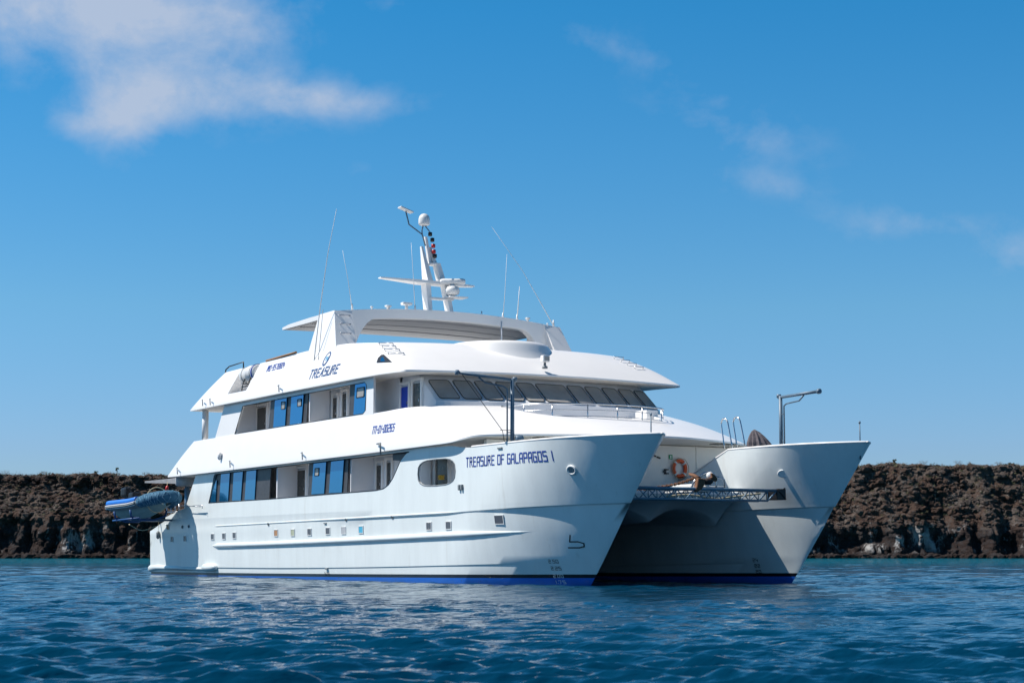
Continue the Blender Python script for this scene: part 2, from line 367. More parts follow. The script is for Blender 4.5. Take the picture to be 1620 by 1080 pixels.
def cliff_pt(Lx, s):
    d, z = cliff_profile(Lx, s)
    D = 600 + 9*fb(Lx*.018, 0, 0)+5*fb(Lx*.05, 4, 0)
    low = max(0, min(1, (.5-s)/.12))
    face = min(1, s/.05)*max(0, min(1, (.985-s)/.03))
    e1, _ = vor(Lx*.11, z*.035, 1.3); e2, _ = vor(Lx*.3, z*.16, 5.1); e3, d3 = vor(Lx*.55, z*.6, 2.2)
    col_ = (min(e1, .5)*-9.0 + min(e2, .5)*-3.5)
    rub = fb(Lx*.06, z*.12, 3)*3.4 + fb(Lx*.35, z*.6, 9)*1.2 - min(e3, .4)*.9
    if Lx < 0 and s > .76: rub += (min(vor(Lx*.16, z*.05, 8.8)[0], .5)*-7.5+2.0)*min(1, (s-.76)/.06)
    disp = face*(low*(col_+1.5+.8*fb(Lx*.4, z*.5, 4)) + (1-low)*rub)
    disp -= face*low*1.5*math.sin(z*.9+2*fb(Lx*.1, z*.2, 6))*.5
    return D + d + disp, z + (1-low)*face*(.7*fb(Lx*.3, s*30, 2))+ face*low*.4*fb(Lx*.3, z, 2)
def build_cliff():
    Ls = np.arange(-255, 255.1, .62); S = []
    S = list(np.linspace(0, .05, 3))[:-1]+list(np.linspace(.05, .95, 66))+[.965, .98, 1]
    rows = []
    for s in S:
        rows.append([isl(l, *cliff_pt(l, s)) for l in Ls])
    mb = MB(); mb.grid(rows, smooth=False)
    m = bpy.data.materials.new('volcanic_rock_and_soil'); m.use_nodes = True; t = m.node_tree; b = t.nodes['Principled BSDF']; b.inputs['Roughness'].default_value = .95; b.inputs['Specular IOR Level'].default_value = .15
    geo = N(t, 'ShaderNodeNewGeometry'); sp = N(t, 'ShaderNodeSeparateXYZ'); L(t, geo.outputs['Position'], sp.inputs[0])
    n1 = N(t, 'ShaderNodeTexNoise', inp={'Scale': .09, 'Detail': 8.0, 'Roughness': .68}); L(t, geo.outputs['Position'], n1.inputs[0])
    n2 = N(t, 'ShaderNodeTexNoise', inp={'Scale': .8, 'Detail': 8.0, 'Roughness': .75}); L(t, geo.outputs['Position'], n2.inputs[0])
    cr = N(t, 'ShaderNodeValToRGB'); e = cr.color_ramp.elements
    e[0].position = .30; e[0].color = (.016, .012, .012, 1); e[1].position = .66; e[1].color = (.165, .115, .085, 1)
    for p, c in ((.41, (.034, .025, .024, 1)), (.47, (.098, .060, .044, 1)), (.52, (.082, .068, .062, 1)), (.56, (.13, .108, .094, 1)), (.60, (.155, .098, .068, 1))):
        x = e.new(p); x.color = c
    L(t, M_(t, 'ADD', M_(t, 'MULTIPLY', n1.outputs[0], .55), M_(t, 'MULTIPLY', n2.outputs[0], .45)), cr.inputs[0])
    # lower cliff is darker basalt with white guano
    lowm = N(t, 'ShaderNodeMapRange', interpolation_type='SMOOTHSTEP', inp={1: 15.5, 2: 9.5, 3: 0, 4: 1}); L(t, M_(t, 'ADD', sp.outputs['Z'], M_(t, 'MULTIPLY', n1.outputs[0], 4)), lowm.inputs[0])
    ml = N(t, 'ShaderNodeMixRGB', blend_type='MULTIPLY'); L(t, M_(t, 'MULTIPLY', lowm.outputs[0], .8), ml.inputs[0]); L(t, cr.outputs[0], ml.inputs[1]); ml.inputs[2].default_value = (.32, .36, .45, 1)
    mp1 = N(t, 'ShaderNodeMapping'); mp1.inputs['Scale'].default_value = (1, 1, .42); L(t, geo.outputs['Position'], mp1.inputs[0])
    g1 = N(t, 'ShaderNodeTexNoise', inp={'Scale': .16, 'Detail': 9.0, 'Roughness': .72}); L(t, mp1.outputs[0], g1.inputs[0])
    gm = N(t, 'ShaderNodeMapRange', inp={1: .54, 2: .62, 3: 0, 4: .9}); L(t, g1.outputs[0], gm.inputs[0])
    zz = N(t, 'ShaderNodeMapRange', interpolation_type='SMOOTHSTEP', inp={1: 1.2, 2: 3.5, 3: 0, 4: 1}); L(t, sp.outputs['Z'], zz.inputs[0])
    mg = N(t, 'ShaderNodeMixRGB'); L(t, M_(t, 'MULTIPLY', M_(t, 'MULTIPLY', gm.outputs[0], lowm.outputs[0]), zz.outputs[0]), mg.inputs[0]); L(t, ml.outputs[0], mg.inputs[1]); mg.inputs[2].default_value = (.50, .49, .48, 1)
    L(t, mg.outputs[0], b.inputs['Base Color'])
    bp = N(t, 'ShaderNodeBump', inp={'Strength': 1.0, 'Distance': 1.6}); L(t, n2.outputs[0], bp.inputs['Height']); L(t, bp.outputs[0], b.inputs['Normal'])
    o = mb.build('island_cliff', m); o['kind'] = 'structure'; o['label'] = 'dark volcanic island cliff with a rubble slope and white guano streaks'
    return m
ROCKM = build_cliff()
def build_boulders():
    ico = bmesh.new(); bmesh.ops.create_icosphere(ico, subdivisions=1, radius=1); iv = np.array([v.co[:] for v in ico.verts]); fc = np.array([[v.index for v in f.verts] for f in ico.faces]); ico.free()
    V = []; Fs = []; n = 0
    for i in range(11000):
        l = rng.uniform(-200, 200)
        if abs(l) < 88 and rng.rand() > .25: continue
        if i % 7 == 0: s = rng.uniform(.02, .07); sz = rng.uniform(.5, 1.6)
        else: s = rng.uniform(.42, .97); sz = rng.uniform(0, 1)**3.2*1.25+.18
        D, z = cliff_pt(l, s)
        if i % 7 == 0: D -= rng.uniform(0, 3); z = rng.uniform(0, .8)
        p = isl(l, D-.15*sz, z)
        v = iv*(.65+.6*rng.rand(len(iv), 1))*np.array([1+.5*rng.rand(), 1+.5*rng.rand(), .6+.4*rng.rand()])*sz
        a = rng.rand()*6.28; c, s_ = math.cos(a), math.sin(a)
        v = v@np.array([[c, -s_, 0], [s_, c, 0], [0, 0, 1]])
        V.append(v+np.array(p)); Fs.append(fc+n); n += len(iv)
    me = bpy.data.meshes.new('boulders'); me.from_pydata(np.concatenate(V).tolist(), [], np.concatenate(Fs).tolist())
    m = ROCKM
    o = new_obj('boulders', me, None, m); tag(o, 'loose dark brown boulders strewn over the cliff slope and along the shore', 'boulders', None, 'stuff')
build_boulders()
SCRUBM = [mat('dry_grey_scrub', (.20, .175, .155), .95, var=.25, vscale=.8), mat('olive_scrub', (.13, .125, .06), .9, var=.35, vscale=.8), mat('cactus_green', (.055, .075, .035), .9, var=.3, vscale=1)]
def clump(V, Fs, MI, p, w, h, nleaf, mi, size):
    for k in range(nleaf):
        d = rng.normal(0, 1, 3); d /= np.linalg.norm(d)+1e-6; rad = rng.rand()**.4
        c = np.array([d[0]*w*rad, d[1]*w*rad, h*.5+d[2]*h*.5*rad])+np.array(p)
        a = rng.normal(0, 1, 3); a /= np.linalg.norm(a); b = np.cross(a, rng.normal(0, 1, 3)); b /= np.linalg.norm(b)+1e-6
        s = size*(.5+rng.rand()); n = len(V)
        V += [c-a*s, c+b*s*.5, c+a*s, c-b*s*.5]; Fs.append((n, n+1, n+2, n+3)); MI.append(mi)
def build_scrub():
    V, Fs, MI = [], [], []
    for i in range(6000):
        l = rng.uniform(-200, 200)
        if abs(l) < 90: continue
        s = rng.uniform(.46, 1.0)
        rim = i % 4 == 0
        if rim: s = rng.uniform(.92, .985)
        D, z = cliff_pt(l, s); p = isl(l, D, z-.1)
        r = rng.rand(); mi = 0 if r < .55 else (1 if r < .88 else 2)
        w = rng.uniform(.35, 1.15); clump(V, Fs, MI, p, w, w*rng.uniform(.6, 1.1), int(14+16*w), mi, .17)
        if rim and rng.rand() < .5: clump(V, Fs, MI, p, w*1.2, w*rng.uniform(1.0, 1.9), int(16+12*w), 1 if rng.rand() < .5 else 0, .13)
    me = bpy.data.meshes.new('scrub'); me.from_pydata([tuple(v) for v in V], [], Fs); me.polygons.foreach_set('material_index', MI)
    o = new_obj('scrub', me, None, SCRUBM); tag(o, 'low dry grey and olive scrub covering the slope and the cliff rim', 'scrub', None, 'stuff')
build_scrub()
BARK = mat('grey_bark', (.15, .12, .10), .95, var=.2, vscale=2)
def skyline_plant(name, u, h, kind, label, cat):
    l = (u-810)/F*640; s = .968; D, z = cliff_pt(l, s); p = isl(l, D, z-.1)
    t = empty(name, p, label, cat, 'plants standing out on the cliff skyline')
    mb = MB()
    if kind == 'cactus':
        mb.tube([p, p+Vector((.05, 0, h*.6)), p+Vector((0, .05, h*.8))], [.16, .13, .1], 6)
    else:
        for k in range(6):
            a = k*1.05+u; mb.tube([p, p+Vector((math.cos(a)*h*.25, math.sin(a)*h*.25, h*.5)), p+Vector((math.cos(a)*h*.7, math.sin(a)*h*.7, h*.9))], [.08, .05, .02], 5)
    mb.build('trunk', BARK, t)
    V, Fs, MI = [], [], []
    if kind == 'cactus':
        for k in range(9):
            c = Vector(p)+Vector((rng.normal(0, h*.22), rng.normal(0, h*.22), h*(.62+.35*rng.rand())))
            clump(V, Fs, MI, c, .25, .5, 26, 0, .16)
    else: clump(V, Fs, MI, Vector(p)+Vector((0, 0, h*.35)), h*.75, h*.65, 150, 0, .10)
    me = bpy.data.meshes.new('crown'); me.from_pydata([tuple(v) for v in V], [], Fs); new_obj('crown', me, t, SCRUBM[2 if kind == 'cactus' else 0])
    localise(t, p)
PL = [('cactus_tree', 190, 2.3, 'cactus', 'dark round-headed cactus tree on the cliff rim above the tender boat', 'cactus'),
      ('bare_shrub', 8, 2.6, 'shrub', 'bare grey shrub at the far left end of the skyline', 'shrub'),
      ('cactus_tree', 160, 1.3, 'cactus', 'low dark cactus just left of the round-headed cactus tree', 'cactus'),
      ('bare_shrub', 70, 1.8, 'shrub', 'bare grey shrub on the skyline, second from the far left', 'shrub'),
      ('bare_shrub', 133, 2.0, 'shrub', 'bare grey shrub on the skyline left of the low dark cactus', 'shrub'),
      ('bare_shrub', 236, 2.1, 'shrub', 'bare grey shrub on the skyline nearest the yacht stern', 'shrub'),
      ('cactus_tree', 1411, 2.0, 'cactus', 'thin dark cactus on the right-hand skyline, nearest the yacht bow', 'cactus'),
      ('cactus_tree', 1429, 1.2, 'cactus', 'squat cactus right beside the thin dark one on the right-hand skyline', 'cactus'),
      ('bare_shrub', 1460, 2.6, 'shrub', 'spreading bare shrub right of the squat cactus on the skyline', 'shrub'),
      ('bare_shrub', 1513, 2.4, 'shrub', 'spreading bare shrub midway along the right-hand skyline', 'shrub'),
      ('bare_shrub', 1580, 2.1, 'shrub', 'bare shrub on the skyline, near the far right end', 'shrub'),
      ('cactus_tree', 1597, 1.4, 'cactus', 'small cactus at the far right end of the skyline', 'cactus')]
for p_ in PL: skyline_plant(*p_)

# ================================================================== YACHT
Y = empty('catamaran_yacht', (0, 0, 0), 'big white three-decked twin-hulled cruise yacht with blue mirror windows and a twin bow', 'yacht')
YC = 4.6
def interp(v, xs, ys): return float(np.interp(v, xs, ys))
def xstem(z): return .42*z if z < 0 else 4.56*(z/5.2)**.96
BZ = ([-1.2, -.8, -.3, 0, .45, .5, 1.7, 2.66, 2.70, 3.0, 5.4], [.25, .9, 1.72, 1.93, 1.985, 1.995, 2.03, 2.065, 2.1, 2.1, 2.1])
def hb(x, z, inner=False):
    xs = xstem(z); d = xs-x
    if d <= 0: return 0.0
    B = interp(z, *BZ)
    if inner:
        Ln = interp(z, [0, 2.6, 5.2], [13, 8.5, 4.6]); B = interp(z, [-1.2, 0, 2.2, 3.4, 5.4], [.25, 1.35, 1.45, 1.55, 1.62+.0])
    else: Ln = interp(z, [0, .5, 2.66, 2.70, 5.2], [8.5, 8.6, 7.7, 7.4, 6.2])
    u = min(1, d/Ln); gm = interp(z, [0, 5.2], [.86, .80 if inner else .72]); return B*(1-(1-u)**2.1)**gm
def zknuck(x): return 2.55+.16*(x+33)/25 if x < -7 else 2.716+.02*(x+7)
def hull_y(x, z, port=False):
    """outboard skin"""
    y = YC+hb(x, z); return y if port else -y
XS = list(np.linspace(-43.2, -8, 36))
def build_hull(side):
    mb = MB()
    lev = [-1.2, -.8, -.3, 0.0, 'c0', 'c1', 1.1, 1.7, 2.2, 'k0', 'k1', 3.0]
    levf = [3.0, 3.3, 3.7, 4.2, 4.7, 5.22]
    T = [1-(1-t)**1.5 for t in np.linspace(0, 1, 34)]
    def zl(l, x):
        c = .42+.38*max(0, (x+33)/33)**2
        k = {'c0': c, 'c1': c+.05, 'k0': zknuck(x)-.02, 'k1': zknuck(x)+.02}.get(l, l) if isinstance(l, str) else l
        return k
    def station(t, l):
        # x along each level from -43.2 to its own stem
        z = zl(l, 0); x = -43.2+t*(xstem(z)+43.2); z = zl(l, x); x = -43.2+t*(xstem(z)+43.2)
        if not isinstance(l, str) and l > 2.3 and x < -40.5: z = min(z, 2.44+(x+43.2)/2.7*.56)
        elif l in ('k0', 'k1') and x < -40.5: z = min(z, 2.44+(x+43.2)/2.7*.2)
        return x, z
    ts = [i/40*.80 for i in range(40)]+[.80+.2*(1-(1-i/40)**1.35) for i in range(41)]
    for inner in (False, True):
        rows = []
        for l in lev:
            row = []
            for t in ts:
                x, z = station(t, l); b = hb(x, z if l != 'k0' else 2.66, inner)
                if l in ('c0',): b -= .03*min(1, (xstem(z)-x)/3)
                row.append((x, side*YC + (-b if inner else b)*side, z))
            rows.append(row)
        mb.grid(rows)
        # upper bow part
        rows = []
        x0 = -5.2
        for l in levf:
            row = []
            for i in range(41):
                s = 1-(1-i/40)**1.35; x = x0+s*(xstem(l)-x0)
                b = hb(x, l, inner)
                if inner:  # bulwark slopes down aft of the apex
                    zc = 5.22 if x > -1.8 else 5.22-(-1.8-x)*.36
                    z = min(l, zc)
                else: z = l
                row.append((x, side*YC+(-b if inner else b)*side, z))
            rows.append(row)
        mb.grid(rows)
    # bow deck just below the bulwark cap
    rows = []
    for i in range(21):
        x = -5.2+i/20*(xstem(4.3)+5.0); a, b = max(.01, hb(x, 4.2)-.05), max(.01, hb(x, 4.2, True)-.05)
        rows.append([(x, side*(YC+a), 4.3), (x, side*(YC-b), 4.3)])
    mb.grid(rows)
    # transom
    r = []
    for z in (-1.2, -.3, .45, 1.7, 2.44): r.append([(-43.2, side*(YC+hb(-43.2, z)), z), (-43.2, side*(YC-hb(-43.2, z, True)), z)])
    mb.grid(r, smooth=False)
    bmesh.ops.remove_doubles(mb.bm, verts=mb.bm.verts, dist=.004)
    bmesh.ops.recalc_face_normals(mb.bm, faces=mb.bm.faces)
    o = mb.build('hull', HULL, Y); sharp(o, 26); return o
hs = build_hull(-1); hp = build_hull(1)
hs['label'] = 'starboard hull, nearer the camera, with round black outlined hawse hole'; hp['label'] = 'port hull, beyond the truss'
# bulwark caps
for side in (-1, 1):
    mb = MB(); pts = []
    for i in range(31):
        s = 1-(1-i/30)**1.6; x = -5.2+s*(xstem(5.22)+5.2); pts.append((x, side*(YC+hb(x, 5.22)-.03), 5.23))
    for i in range(30, -1, -1):
        s = 1-(1-i/30)**1.6; x = -1.8+s*(xstem(5.22)+1.8); pts.append((x, side*(YC-hb(x, 5.22, True)+.03), 5.23))
    p0 = pts[-1]; pts.append((-6.6, side*(YC-1.62), 5.22-4.8*.36))
    mb.tube(pts, .045, 6); mb.build('bulwark_cap', GEL, hs if side < 0 else hp)
# strakes
def strake(side, x0, x1, zf, r, parent, y_off=0.0, n=44, taper=5):
    mb = MB(); pts, rr = [], []
    for i in range(n):
        x = x0+(x1-x0)*i/(n-1); z = zf(x); pts.append((x, side*(YC+hb(x, z)-y_off), z)); rr.append(r*min(1, max(.12, (x1-x)/taper))*min(1, .3+(x-x0)/.3))
    mb.tube(pts, rr, 10); return mb.build('rub_rail', HULL, parent)
for side, h in ((-1, hs), (1, hp)):
    strake(side, -33.2, -.8, lambda x: 1.58+.40*((x+33)/32.5)**1.4 if x > -33 else 1.58, .13, h, .02)
    strake(side, -33.2, -4.5, lambda x: zknuck(x)+.03, .05, h, .02, taper=3)
mb = MB(); mb.tube([(-34.6, -6.56, .42), (-34.2, -6.66, .45), (-32.9, -6.66, .47), (-32.6, -6.6, .45)], [.08, .2, .2, .08], 10); mb.tube([(-43.3, -6.5, .35), (-42, -6.56, .42), (-39.5, -6.56, .40), (-34, -6.56, .36)], [.2, .16, .12, .09], 10); mb.build('stern_fender', HULL, hs)

# side walls of the main deck, with the long window opening and the oval port
def curve_pts(pts): return [(p[0], p[1]) for p in pts]
LOWO = [(-33.75, 3.80), (-25.4, 3.775), (-13.6, 3.82), (-12.9, 3.87), (-12.4, 4.02), (-12.0, 4.28), (-11.65, 4.62), (-11.3, 4.98), (-10.9, 5.2), (-10.5, 5.3), (-32.9, 5.26), (-33.05, 5.15)]
def oval(cx, cz, rx, rz, n=20, p=.62):
    return [(cx+rx*math.copysign(abs(math.cos(a))**p, math.cos(a)), cz+rz*math.copysign(abs(math.sin(a))**p, math.sin(a))) for a in [2*math.pi*k/n for k in range(n)]]
OV = oval(-8.1, 4.36, 1.62, .53)
WOUT = [(-40.5, 3.0), (-5.2, 3.0), (-5.2, 5.20), (-6.0, 5.24), (-6.8, 5.35), (-9, 5.40), (-35.7, 5.40), (-37.3, 3.62), (-39.7, 3.3), (-40.5, 3.17)]
for side in (-1, 1):
    mb = MB(); mb.plate(WOUT, [LOWO, OV] if side < 0 else [LOWO], side*6.7, -side*.09)
    o = mb.build('side_wall', HULL, Y)
# coaming around openings
def trim(loop, y, r, name='opening_trim', m=BLACK, parent=Y):
    mb = MB(); mb.tube([(p[0], y, p[1]) for p in loop], r, 6, closed=True); return mb.build(name, m, parent)
trim(LOWO, -6.69, .025); trim(OV, -6.69, .028, m=GREYR)

# inner walls of the main deck
mb = MB(); mb.box((-23.5, 0, 4.45), (25.0, 10.9, 1.9)); mb.build('main_deck_house', INT, Y)
mb = MB(); mb.box((-22, 0, 3.43), (29.5, 13.1, .14)); mb.build('main_deck', INT, Y)
mb = MB(); mb.box((-8.1, -5.3, 4.45), (5.8, .2, 1.95)); mb.build('inner_bulkhead', INT, Y)

def pane(name, corners, m, parent=Y, th=.03, yv=None):
    mb = MB(); mb.prism([(a, yv, b) for a, b in corners], (0, th, 0)); return mb.build(name, m, parent)
def px_quad(uvs, y): return [(q.x, q.z) for q in (at(u, v, y=y) for u, v in uvs)]
U = lambda x: 320+x/4.5
Vv = lambda y: 690+y/4.5
# dark surround behind the main-deck glass
def darkpanel(uvs, y=-6.60, m=DKFR, name='window_surround', th=.05):
    return pane(name, px_quad(uvs, y), m, yv=y, th=th)
P = lambda *a: [(U(x), Vv(y)) for x, y in a]
darkpanel(P((36, 484), (100, 235), (492, 190), (475, 440)))
darkpanel(P((752, 430), (762, 165), (1042, 130), (1030, 402)))
darkpanel(P((1355, 170), (1357, 95), (1500, 75), (1440, 175)), name='window_surround')
for q in (P((50, 470), (100, 312), (104, 312), (96, 466)), P((122, 463), (136, 258), (198, 250), (184, 460)), P((214, 457), (226, 247), (291, 240), (275, 455)), P((303, 452), (318, 237), (386, 229), (373, 449)),
          P((778, 412), (795, 181), (884, 173), (868, 407)), P((903, 403), (920, 170), (1010, 158), (994, 399))):
    w = pane('window_pane', px_quad(q, -6.64), BLUEG, yv=-6.655, th=.03)
# recess side bulkheads on the main deck and doors
def inner_box(u0, v0, u1, v1, y, m, name, th=.05, parent=Y):
    a, b = at(u0, v0, y=y), at(u1, v1, y=y); z0, z1 = min(a.z, b.z), max(a.z, b.z); x0, x1 = min(a.x, b.x), max(a.x, b.x)
    mb = MB(); mb.box(((x0+x1)/2, y, (z0+z1)/2), (x1-x0, th, z1-z0)); return mb.build(name, m, parent)
def door(u0, u1, vt, vb, y, m=DARKG, frame=True, zt=None, zb=None, label=None):
    a, b = at(u0, vb, y=y), at(u1, vt, y=y); x0, x1 = a.x, b.x; zt = zt or b.z; zb = zb or a.z
    mb = MB(); mb.box(((x0+x1)/2, y-.02, (zt+zb)/2), (x1-x0, .05, zt-zb), bev=.01); d = mb.build('door', m, Y)
    if label: d['label'] = label
    if frame:
        f = MB(); f.box((x0-.07, y-.03, (zt+zb)/2), (.1, .1, zt-zb+.2)); f.box((x1+.07, y-.03, (zt+zb)/2), (.1, .1, zt-zb+.2)); f.box(((x0+x1)/2, y-.03, zt+.155), (x1-x0+.26, .11, .1)); f.build('door_frame', GEL, d)
    h = MB(); h.box((x1-.08, y-.07, (zt+zb)/2-.1), (.03, .05, .12)); h.build('handle', STEEL, d)
    return d
YI = -5.47
door(U(668), U(742), Vv(240), Vv(420), YI, zb=3.55)
door(U(1247), U(1282), Vv(205), Vv(380), YI, zb=3.55)
door(U(1322), U(1352), Vv(185), Vv(310), YI, zb=3.55)
for (x, w) in ((-24.9, .12), (-17.25, .06), (-16.5, .06)):
    mb = MB(); mb.box((x, -6.0, 4.45), (w, 1.1, 1.9)); mb.build('partition', INT, Y)
for k in range(2):
    mb = MB(); mb.box((-22.6, -5.46, 4.45+k*.12), (.7, .03, .03)); mb.build('grab_rail', STEEL, Y)
# items seen through the oval port
xd0, xd1 = at(691, 750, y=-5.45).x, at(709, 750, y=-5.45).x
mb = MB(); mb.box(((xd0+xd1)/2, -5.44, 4.3), (xd1-xd0, .04, 1.9)); dd_ = mb.build('door', DARKG, Y)
for x in (xd0-.1, xd1+.12): mb = MB(); mb.box((x, -5.45, 4.3), (.16, .12, 1.9)); mb.build('door_frame', GEL, dd_)
for k in range(3):
    mb = MB(); mb.lathe((at(698, 755, y=-5.75).x, -5.75, 4.14+.065*k), [(.02, 0), (.13, .01), (.15, .035), (.13, .055), (.02, .06)], 14); o = mb.build('hose_coil', YELLOW, Y)

# ------------------------------------------------------------------ level bands with cowls (lofted round the bow)
def band(name, bottom, top, rows_n, bulge, capz, botcap_m, mats):
    """bottom / top: matching starboard-half paths from stern to centreline; mirrored to port"""
    full = lambda p: [Vector(q) for q in p]+[Vector((q[0], -q[1], q[2])) for q in p[-2::-1]]
    Bp, Tp = full(bottom), full(top); n = len(Bp)
    def dens(P_, k=4):
        out = []
        for i in range(len(P_)-1):
            a, b, c, d = P_[max(i-1, 0)], P_[i], P_[i+1], P_[min(i+2, len(P_)-1)]
            seg = (c-b).length; lin = seg > 3.0
            for j in range(k):
                t = j/k
                out.append(b.lerp(c, t) if lin else .5*((2*b)+(c-a)*t+(2*a-5*b+4*c-d)*t*t+(3*b-a-3*c+d)*t**3))
        out.append(P_[-1]); return out
    Bp, Tp = dens(Bp), dens(Tp); n = len(Bp)
    mb = MB(); rows = []
    lip = .07
    rows.append([b+Vector((0, 0, 0)) for b in Bp])
    rows.append([b+Vector((0, 0, lip)) for b in Bp])
    for r in range(1, rows_n+1):
        t = r/rows_n; row = []
        for b, q in zip(Bp, Tp):
            p = (b+Vector((0, 0, lip))).lerp(q, t); out = Vector((b.x-q.x, b.y-q.y, 0)); w = math.sin(math.pi*t)*bulge(b, q)
            nrm = out.normalized() if out.length > .05 else Vector((0, math.copysign(1, b.y), 0))
            row.append(p+nrm*w*.5+Vector((0, 0, w)))
        rows.append(row)
    mb.grid(rows)
    # inner lip of the bulwark, then the deck inside it
    inn = []
    for i, q in enumerate(Tp): inn.append(Vector((q.x-(0.14 if abs(q.y) < 5.5 else 0), q.y-math.copysign(min(.14, abs(q.y)), q.y), q.z)))
    inn2 = [Vector((q.x, q.y, capz)) for q in inn]
    mb.grid([Tp, inn, inn2], smooth=False)
    h = n//2
    for P_, m_i in ((inn2, 0), (Bp, 1)):
        a = P_[:h+1]; b = P_[::-1][:h+1]
        nn = 7
        rws = [[x_.lerp(y_, k/nn) for k in range(nn+1)] for x_, y_ in zip(a[:-1], b[:-1])]
        rws.append([a[-1]]*(nn+1))
        mb.grid(rws, smooth=False, mi=m_i)
    # stern end
    mb.grid([[r[0] for r in rows]+[inn[0], inn2[0]], [r[-1] for r in rows]+[inn[-1], inn2[-1]]], smooth=False)
    bmesh.ops.remove_doubles(mb.bm, verts=mb.bm.verts, dist=.003)
    bmesh.ops.dissolve_degenerate(mb.bm, dist=.002, edges=mb.bm.edges)
    bmesh.ops.recalc_face_normals(mb.bm, faces=mb.bm.faces)
    o = mb.build(name, mats, Y); return o
B1b = [(-39.4, -7.0, 5.34), (-33, -7.0, 5.34), (-24, -7.0, 5.36), (-15, -7.0, 5.39), (-9, -7.0, 5.42), (-6.6, -6.99, 5.44), (-5.7, -6.85, 5.52), (-5.0, -6.4, 5.62), (-4.1, -5, 5.64), (-3.2, -3.2, 5.64), (-2.6, -1.5, 5.65), (-2.45, 0, 5.65)]
B1t = [(-36.1, -6.72, 7.14), (-31.5, -6.72, 7.15), (-24.5, -6.72, 7.15), (-18, -6.72, 7.12), (-13.4, -6.68, 7.12), (-11.8, -6.6, 7.15), (-10.9, -6.45, 7.17), (-10.1, -6.0, 7.18), (-9.2, -4.9, 7.18), (-8.5, -3.2, 7.18), (-8.1, -1.5, 7.18), (-8.0, 0, 7.18)]
band1 = band('upper_deck_cowl', B1b, B1t, 10, lambda b, q: .05+.05*min(1, max(0, (b.x+9.5)/4)), 7.0, 1, [GEL, CREAM])
B2b = [(-36.0, -7.0, 8.74), (-31, -7.0, 8.74), (-24, -7.0, 8.72), (-17, -7.0, 8.70), (-13.4, -7.0, 8.67), (-11.7, -7.0, 8.63), (-10.8, -6.98, 8.60), (-10.4, -6.72, 8.60), (-10.2, -5.2, 8.63), (-10.08, -3.6, 8.65), (-9.98, -1.7, 8.67), (-9.95, 0, 8.67)]
B2t = [(-32.3, -6.45, 10.52), (-27, -6.45, 10.55), (-22, -6.4, 10.6), (-18.0, -6.38, 10.52), (-16.2, -6.3, 10.40), (-14.9, -6.2, 10.28), (-14.2, -6.0, 10.24), (-13.7, -5.5, 10.22), (-13.3, -4.4, 10.22), (-13.05, -3.2, 10.22), (-12.9, -1.6, 10.22), (-12.85, 0, 10.22)]
band2 = band('sun_deck_cowl', B2b, B2t, 10, lambda b, q: .05+.05*min(1, max(0, (b.x+14)/3)), 9.75, 1, [GEL, CREAM])
for o in (band1, band2): sharp(o, 38)
# lounge recess scooped into the lower cowl; notch for the life raft in the upper band
def cut(o, pts, vec):
    c = MB(); c.prism(pts, vec); co = c.build('cutter', None); co.data.materials.append(GEL)
    md = o.modifiers.new('cut', 'BOOLEAN'); md.object = co; md.operation = 'DIFFERENCE'; md.solver = 'EXACT'
    dg = bpy.context.evaluated_depsgraph_get(); me = bpy.data.meshes.new_from_object(o.evaluated_get(dg)); o.modifiers.clear(); old = o.data; o.data = me
    bpy.data.objects.remove(co)
arc = [(-9.6, -3.5), (-8.2, -3.45), (-6.9, -3.15), (-6.0, -2.5), (-5.5, -1.3), (-5.3, 0), (-5.45, 1.3), (-5.9, 2.5), (-6.8, 3.2), (-8.2, 3.5), (-9.6, 3.5)]
cut(band1, [(x, y, 6.30) for x, y in arc], (0, 0, 2))
cut(band2, [(-30.85, -7.6, 9.26), (-28.3, -7.6, 9.24), (-27.3, -7.6, 10.9), (-29.7, -7.6, 10.9)], (0, 2.6, 0))

# upper deck: side walls, house, facade
UOP1 = [(-30.2, 7.2), (-21.2, 7.2), (-21.1, 8.52), (-29.1, 8.52)]
UOP = [(-30.2, 7.19), (-15.0, 7.17), (-14.72, 7.3), (-14.65, 8.4), (-14.85, 8.53), (-29.15, 8.53)]
for side in (-1, 1):
    mb = MB(); mb.plate([(-33.1, 6.98), (-13.95, 6.98), (-13.95, 8.78), (-31.7, 8.78)], [UOP], side*6.7, -side*.10); mb.build('side_wall', GEL, Y)
trim(UOP, -6.69, .022)
mb = MB(); mb.box((-22.2, 0, 7.85), (17.6, 11.2, 1.75)); mb.build('upper_deck_house', INT, Y)
U2 = lambda x: 320+x/5.683
V2_ = lambda y: 530+y/5.683
P2 = lambda *a: [(U2(x), V2_(y)) for x, y in a]
darkpanel(P2((595, 845), (622, 545), (955, 490), (935, 800)), y=-6.62)
darkpanel([(570, 662), (575, 605), (581.5, 600), (580, 657)], y=-6.62)
darkpanel([(552, 662), (554, 606), (566, 604), (563, 660)], y=-6.60)
for q in (P2((640, 830), (657, 560), (762, 548), (745, 815)), P2((788, 805), (805, 535), (914, 520), (893, 795)), [(559.5, 657.5), (562.5, 606), (580, 602), (577, 655)]):
    pane('window_pane', px_quad(q, -6.66), BLUEG, yv=-6.675, th=.03)
for q, y in ((P2((710, 665), (712, 600), (743, 598), (741, 662)), -6.69), (P2((855, 640), (857, 578), (890, 573), (888, 635)), -6.69), ([(564, 629), (565, 614), (576, 612), (575.5, 627)], -6.69), (P((800, 280), (803, 228), (830, 226), (827, 278)), -6.67)):
    g = px_quad(q, y); mb = MB(); mb.tube([(a, y, b) for a, b in g], .022, 4, closed=True); mb.prism([(a, y+.005, b) for a, b in g], (0, .006, 0), mi=1); mb.build('vent_sash', [BLACK, BLUEG if y > -6.68 and False else GREYG], Y)
YU = -5.62
